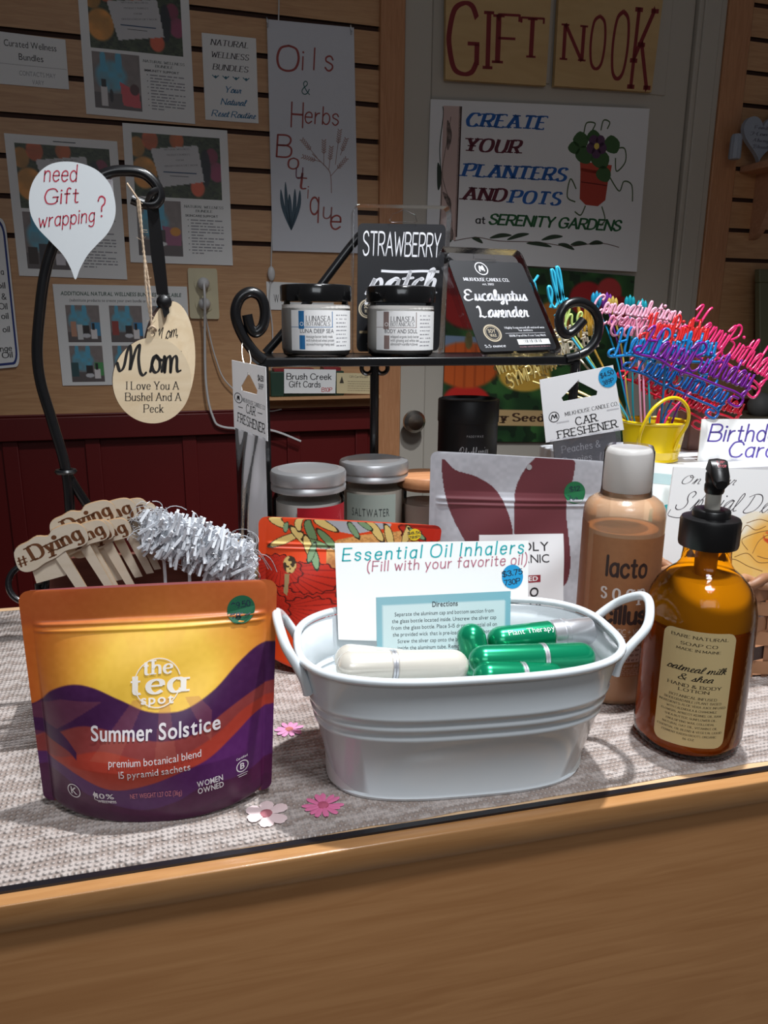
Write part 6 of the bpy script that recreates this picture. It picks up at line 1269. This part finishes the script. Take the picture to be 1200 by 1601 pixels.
o, q = gcard([(1053, 730), (1250, 736), (1228, 905), (1030, 895)], .575, .592, 'white greeting card with yellow rose, On Your Special Day, foremost in the basket')
paint(q, 110, 90, rose, 'rose_print', painted('card_print', .5), o); p = Print(q, .0006); G = (70, 64, 70)
p.txt('On Your', .06, .155, .085, 'script', G, al='l', w=.42, weight=.07, thin=.025, slant=.4); p.txt('Special Day', .05, .40, .17, 'script', G, al='l', w=.82, weight=.06, thin=.022, slant=.45); p.line([(.02, .40), (-.0+.01, .46), (.12, .47), (.2, .38), (.3, .2)], .006, G, 6)
for pts in ([(.62, .50), (.72, .46), (.82, .48), (.95, .46)], [(.58, .62), (.62, .52), (.7, .56), (.78, .52)], [(.66, .75), (.60, .66), (.68, .60), (.82, .56), (.95, .60)], [(.70, .78), (.74, .66), (.82, .6), (.9, .66), (.92, .76), (.84, .82), (.74, .80)], [(.56, .82), (.66, .78), (.76, .86), (.9, .84)], [(.45, .9), (.55, .84), (.68, .9), (.8, .94)], [(.40, .98), (.44, .86), (.54, .82)]): p.line(pts, .006, (150, 110, 60), 6)
p.build('lettering', o)
o, q = gcard([(1012, 722), (1095, 730), (1082, 890), (1000, 885)], .592, .612, 'white and teal greeting card just left behind the rose card'); p = Print(q); p.poly([(.1, .45), (.9, .30), (.75, .75), (.05, .95)], (60, 178, 180)); p.rect(.05, .1, .9, .2, (190, 214, 216)); p.build('artwork', o)
o, q = gcard([(1030, 731), (1250, 742), (1240, 890), (1020, 885)], .605, .632, 'plain white greeting card standing tallest at the back of the basket')

# ================================================================ the left: hanger with plaques, box of wooden picks, tag loops
YH = .72
hang = thing('display_hanger', V3(on_y(130, 820, YH)[0], YH, CZ), 'black metal hook stand curving up at the left with plaques hanging from it', 'stand')
arc = [on_y(x, y, YH) for x, y in ((113, 840), (104, 740), (82, 660), (64, 600), (58, 550), (62, 490), (70, 430), (85, 380), (108, 330), (140, 288), (170, 270), (200, 267), (225, 272), (243, 288), (250, 306), (244, 318), (232, 320), (218, 316), (206, 311))]
foot = V3(arc[0][0]+.012, YH, CZ)
m = MB(); m.tube(spline([V3(arc[0][0]+.002, YH-.0, CZ+.003)]+arc, 6), .0045, 10); m.build('rod', BLK, hang, smooth=80)
m = MB(); m.tube(spline([on_y(x, y, YH+.002) for x, y in ((103, 737), (120, 765), (140, 795), (165, 830))]+[V3(on_y(190, 860, YH)[0], YH, CZ+.003)], 6), .0042, 10); m.build('brace', BLK, hang, smooth=80)
m = MB(); m.tube([V3(foot[0]+.05*math.cos(t)*1.0+.02, YH+.045*math.sin(t), CZ+.004) for t in np.linspace(0, 2*math.pi, 40, endpoint=False)], .004, 8, closed=True); m.build('base_ring', BLK, hang, smooth=80)
m = MB(); m.tube([on_y(103, 737, YH)+V3(.0075*math.cos(t), .006*math.sin(t), 0) for t in np.linspace(0, 2*math.pi, 20, endpoint=False)], .0022, 6, closed=True); m.build('collar', BLK, hang)
# drop-shaped paper sign
q = Quad(*[on_y(x, y, YH-.0075) for x, y in ((45, 252), (181, 252), (181, 438), (45, 438))])
def dropf(k):
    pts = [((x-45)/136, (y-252)/186) for x, y in ((100, 252.5), (128, 256), (153, 267), (172, 288), (180, 315), (179, 340), (168, 363), (150, 382), (136, 398), (124, 420), (117, 437), (110, 420), (98, 398), (78, 376), (58, 354), (47, 330), (46, 300), (56, 275), (75, 258))]
    return [tuple(p) for p in spline(pts, 4, True)]
m = MB(); m.prism(dropf(0), lambda x, y, d: q.map(x, y, d), 0, -.0006); o = tag(m.build('paper_sign', mat('sign_paper', (214, 219, 222), .6, vary=.01), loc=q.map(.5, .5), smooth=0), 'white drop-shaped paper sign asking Need Gift Wrapping? in red', 'sign')
p = Print(q); RD = (176, 36, 62)
p.txt('need', .17, .165, .135, 'hand', RD, al='l', w=.37, weight=.085, slant=.1); p.txt('Gift', .18, .355, .125, 'hand', RD, al='l', w=.38, weight=.085, slant=.1, rot=3); p.txt('wrapping', .11, .55, .12, 'hand', RD, al='l', w=.64, weight=.09, slant=.2, rot=6); p.txt('?', .79, .46, .17, 'hand', RD, al='l', w=.085, weight=.085); p.build('lettering', o)
m = MB(); A = q.map(.85, .22, -.001); m.box(A+V3(.003, .003, 0), (.010, .007, .014)); m.build('tape_tab', film('tape', (250, 250, 250), .2, .4, .2), o)
MAP_ = wood('plaque_maple', (212, 190, 156), (224, 206, 176), 0, 7, .5, 9); EDG = mat('burnt_edge', (58, 40, 34), .7)
def ornament(outl, holes, px0, py0, px1, py1, Y, th, label, strapf, art, dY=0):
    q = PQ(((px0, py0), (px1, py0), (px1, py1), (px0, py1)), (Y, Y+dY, Y)); o = thing('wooden_plaque', q.map(.5, 1), label, 'plaque', 'wooden plaques on the black hanger')
    allp = outl+holes; tri = tessellate_polygon([[Vector((x, y, 0)) for x, y in outl]]+([[Vector((x, y, 0)) for x, y in holes]] if holes else []))
    m = MB(); m.add([q.map(x, y, 0) for x, y in allp], [tuple(t) for t in tri], 0); m.add([q.map(x, y, -th) for x, y in allp], [tuple(t)[::-1] for t in tri], 0)
    for L in [outl]+([holes] if holes else []): m.grid([[q.map(x, y, 0) for x, y in L], [q.map(x, y, -th) for x, y in L]], 1, cu=True)
    b = m.build('disc', [MAP_, EDG], o, smooth=30); p = Print(q, .0004); art(p); p.build('lettering', b); strapf(q, o); return o
ct = [(.5+.5*math.cos(t), .545+.455*math.sin(t)) for t in np.linspace(-math.pi/2+.17, 1.5*math.pi-.17, 64)]; ct += [(.5-.075, .05), (.5-.06, .015), (.5, .0), (.5+.06, .015), (.5+.075, .05)]
hole = [(.5+.028*math.cos(t), .055+.026*math.sin(t)) for t in np.linspace(0, 2*math.pi, 16, endpoint=False)][::-1]
INKB = (24, 21, 20)
def mom(p):
    p.txt('Mom', .10, .455, .285, 'script', INKB, al='l', w=.76, weight=.13, thin=.06); p.txt('I Love You A', .50, .635, .085, 'serif', INKB, w=.66, weight=.12, sp=.2); p.txt('Bushel And A', .51, .755, .085, 'serif', INKB, w=.70, weight=.12, sp=.2); p.txt('Peck', .51, .880, .085, 'serif', INKB, w=.24, weight=.12, sp=.2)
TWN = mat('jute_twine', (186, 164, 140), .9, vary=.25, scale=400)
hook = arc[-2]
def twine(q, o):
    H = q.map(.5, .055, -.001); m = MB(); R_ = random.Random(3); top = on_y(216, 312, YH-.006)
    for s_ in (-1, 1):
        pts = [top+(H-top)*t+V3(s_*.0007*math.cos(t*9), -.0006*s_*math.sin(t*9), 0)+V3(.0008*s_, 0, 0)*math.sin(math.pi*t) for t in np.linspace(0, 1, 90)]; m.tube(pts, .0010, 6, rr=[.0010+.00018*math.sin(i*1.9) for i in range(90)])
    m.tube([top, top+V3(-.004, -.003, .006), top+V3(-.008, -.002, .012)], .0009, 5); m.tube(spline([H+V3(-.003, -.002, .004), H+V3(0, -.003, .0065), H+V3(.003, -.001, .004), H+V3(.001, .003, .001), H+V3(-.003, .002, .004)], 5), .0011, 6)
    for k in range(26):
        t = R_.random(); b = top+(H-top)*t; m.tube([b, b+V3(R_.uniform(-.005, .005), -.001, R_.uniform(-.004, .004))], .00018, 3)
    tag(m.build('twine_loop', TWN, o), kind=None)
ornament(ct, hole, 176, 514, 299, 662, YH-.018, .0045, 'round wooden Mom plaque hanging on jute twine, foremost on the hanger', twine, mom, .012)
ov = [(.5+.5*math.cos(t), .5+.5*math.sin(t)) for t in np.linspace(0, 2*math.pi, 48, endpoint=False)]
BRB = mat('black_ribbon', (14, 14, 16), .4)
def ribbon(q, o):
    H = q.map(.36, .08, .001); top = on_y(238, 318, YH-.002); m = MB(); w = V3(.0058, .003, 0)
    m.grid([[top-w*.8, top+w*.8], [top*.5+H*.5-w*1.05, top*.5+H*.5+w*.9], [H-w*1.0+_Z*.012, H+w*.7+_Z*.012]]); m.ellipsoid(H+_Z*.006, (.0068, .005, .0065), 12); m.grid([[H-w*.5+V3(0, -.003, .004), H+w*.6+V3(0, -.003, .006)], [H-w*.1+V3(0, -.004, -.008), H+w*.7+V3(0, -.004, -.003)]]); m.tube(spline([top+V3(-.004, 0, 0), top+V3(0, -.006, .007), top+V3(.006, 0, .010), top+V3(.005, .007, .004)], 5), .003, 6, flat=.4); m.build('ribbon_loop', BRB, o, smooth=60)
ovr = [((x-.5)*math.cos(.35)-(y-.5)*1.0*math.sin(.35)*.8+.5, (x-.5)*math.sin(.35)*.7+(y-.5)*math.cos(.35)*1.0+.5) for x, y in ov]
ornament(ovr, [], 226, 468, 306, 650, YH-.003, .0045, 'oval wooden plaque on black ribbon, half hidden behind the round Mom plaque', ribbon, lambda p: (p.txt('Mom,', .42, .33, .10, 'script', INKB, w=.5, weight=.10, slant=.4, rot=12), p.txt('so', .60, .47, .07, 'script', INKB, w=.2, weight=.10)), .035)
# box of picks and tag loops
bxw = wood('dark_box_wood', (96, 50, 40), (116, 66, 52), 0, 10, .5)
bt = thing('wooden_tray', (-.035, .565, CZ), 'dark brown open wooden box with round black handle behind the tea pouch', 'box'); x0_, x1_, y0_, y1_, zb = -.108, .040, .535, .600, .096
for nm, c, s_ in (('side_panel', ((x0_+x1_)/2, y0_, CZ+zb*.42), (x1_-x0_, .005, zb*.84)), ('side_panel', ((x0_+x1_)/2, y1_, CZ+zb*.62), (x1_-x0_, .005, zb*1.24)), ('end_panel', (x0_+.0025, (y0_+y1_)/2, CZ+zb*.42), (.005, y1_-y0_-.006, zb*.84)), ('end_panel', (x1_-.0025, (y0_+y1_)/2, CZ+zb*.42), (.005, y1_-y0_-.006, zb*.84)), ('bottom', ((x0_+x1_)/2, (y0_+y1_)/2, CZ+.003), (x1_-x0_-.011, y1_-y0_-.006, .005))): m = MB(); m.box(c, s_); m.build(nm, bxw, bt, bevel=.001)
Hc = on_y(43, 912, .562); m = MB(); m.tube([Hc+V3(.0125*math.cos(t), .004*math.sin(t), .0125*math.sin(t)) for t in np.linspace(0, 2*math.pi, 30, endpoint=False)], .0022, 8, closed=True); m.tube([Hc+V3(.0125, 0, 0), V3(x0_+.001, .565, Hc[2]-.004)], .002, 8); m.tube([V3(x0_-.001, .565, Hc[2]-.002), V3(x0_-.001, .565, CZ+zb*.6)], .0028, 8); m.build('ring_handle', BLK, bt, smooth=80)
PKW = wood('pick_plywood', (222, 206, 182), (232, 218, 198), 0, 12, .6, 8); BRN = (112, 66, 34)
LOB = [(0, .30), (.02, .60), (.10, .74), (.22, .80), (.36, .90), (.50, .84), (.58, .98), (.74, 1.04), (.90, 1.02), (.99, .84), (1.0, .55), (.93, .40), (.80, .36), (.66, .34), (.52, .22), (.36, .14), (.22, .02), (.10, .0), (.02, .10)]
def pick(px, py, Y, wpx, ang, label, txt='#Dying', sub=True):
    A = on_y(px, py, Y); k = np.linalg.norm(on_y(px+1, py, Y)-A); c, s_ = math.cos(ang), math.sin(ang); W = wpx*k; H = W*.52
    U, Vv = nrm(V3(.97, -.10, 0)), _Z; fn = lambda x, y, d: A+U*((x*c-y*s_)*W)+Vv*((x*s_+y*c)*W)+V3(.1, -1, 0)*d
    o = thing('wooden_pick', fn(.5, -.3, 0), label, 'plant pick', 'wooden plant picks in the brown box')
    m = MB(); pts = [tuple(p) for p in spline([(x, y*.50) for x, y in LOB], 3, True)]; m.prism(pts, fn, .0015, -.0015, 0, 1); hd = m.build('lettered_head', [PKW, mat('ply_edge', (150, 118, 84), .7)], o, smooth=20)
    p = Print(Free(lambda u, v, h=0: fn(u, (1-v)*.50, .0015+h), W, W*.50), .0005); p.txt('#', .10, .83, .30, 'serif', BRN, w=.13, weight=.12, thin=.09, rot=8); p.txt(txt[1:], .24, .72, .40, 'serif', BRN, al='l', w=.70, weight=.22, thin=.08, rot=12); p.build('lettering', hd)
    m = MB()
    if sub: m.prism([(.16, .03), (.42, .10), (.62, .16), (.60, .0), (.56, -.18), (.16, -.20)], fn, -.0012, -.0035, 0, 1); m.build('lower_word', [PKW, mat('ply_edge', (150, 118, 84), .7)], o, smooth=20); m = MB()
    m.prism([(.50, .12), (.66, .16), (.86, -.75), (.74, -.75)], lambda x, y, d: (lambda P: V3(P[0], P[1], max(P[2], CZ+.006)))(fn(x, y, d)), .0008, -.0018, 0, 1); m.build('stick', [PKW, mat('ply_edge', (150, 118, 84), .7)], o, smooth=20)
    return o
pl = ['frontmost wooden hashtag pick in the box, its word Dying fully readable', 'wooden hashtag pick second from the front, mostly hidden by the frontmost', 'wooden hashtag pick third from the front of the fan', 'wooden hashtag pick fourth from the front of the fan', 'wooden hashtag pick fifth from the front, its top edge showing', 'wooden hashtag pick sixth from the front, near the white loops', 'wooden hashtag pick seventh from the front, high in the fan', 'rearmost wooden hashtag pick at the top of the fan']
for k, (x, y, w) in enumerate(((31, 896, 126), (78, 880, 108), (87, 878, 106), (114, 874, 104), (84, 850, 112), (116, 845, 110), (140, 841, 104), (163, 840, 92))): pick(x, y, .548+.0055*k, w, .20-.01*k, pl[k], sub=(k == 0))
# pile of clear tag loops: nobody could count them
m = MB(); R_ = random.Random(5); YP = .566
for k in range(720):
    t = R_.random(); cx = 222+t*172; cy = 826+t*58+(R_.random()-.5)*(46+26*math.sin(math.pi*t)); Y = YP+R_.uniform(-.014, .016); P = on_y(cx, cy, Y); a = R_.gauss(1.15, .35); L = R_.uniform(.004, .0085)
    d = V3(math.cos(a), R_.uniform(-.5, .5), math.sin(a)); e = nrm(np.cross(d, V3(0, 1, 0))); m.box(P, (L*2, .0014, .0019), ax=(nrm(d), nrm(np.cross(e, d)), e), mi=0)
for k in range(120):
    t = R_.random(); cx = 215+t*185; cy = 822+t*56+(R_.random()-.5)*74; P = on_y(cx, cy, YP+R_.uniform(-.016, .016)); r = R_.uniform(.004, .010); ax1 = nrm(V3(R_.gauss(0, 1), R_.gauss(0, .4), R_.gauss(0, .5))); ax2 = nrm(np.cross(ax1, V3(R_.gauss(0, .4), 1, R_.gauss(0, .4))))
    n = 12; a0 = R_.random()*6; m.tube([P+ax1*r*math.cos(a0+5.2*i/n)+ax2*r*.7*math.sin(a0+5.2*i/n) for i in range(n)], .00032, 4, 1)
for k in range(16):
    t = R_.random(); P = on_y(212+t*190, 812+t*60, YP); m.tube(spline([P, P+V3(R_.uniform(-.01, .02), 0, R_.uniform(-.002, .008)), P+V3(.02, 0, -.004), P+V3(.028, 0, -.018)], 5), .00030, 4, 1)
for k in range(4): P = on_y(240+40*k, 890, YP); m.tube(spline([on_y(250+38*k, 860+8*k, YP), on_y(258+38*k, 900, YP), V3(P[0]+.004, YP, CZ+.008)], 5), .0012, 5, 0)
tag(m.build('tag_fasteners', [translucent('nylon_white', (242, 245, 250), (245, 248, 252), .2, .45), film('nylon_clear', (236, 238, 240), .1, .5, .35)], smooth=0), 'heap of clear white plastic tag loops standing in the brown box', 'tag fasteners', None, 'stuff')
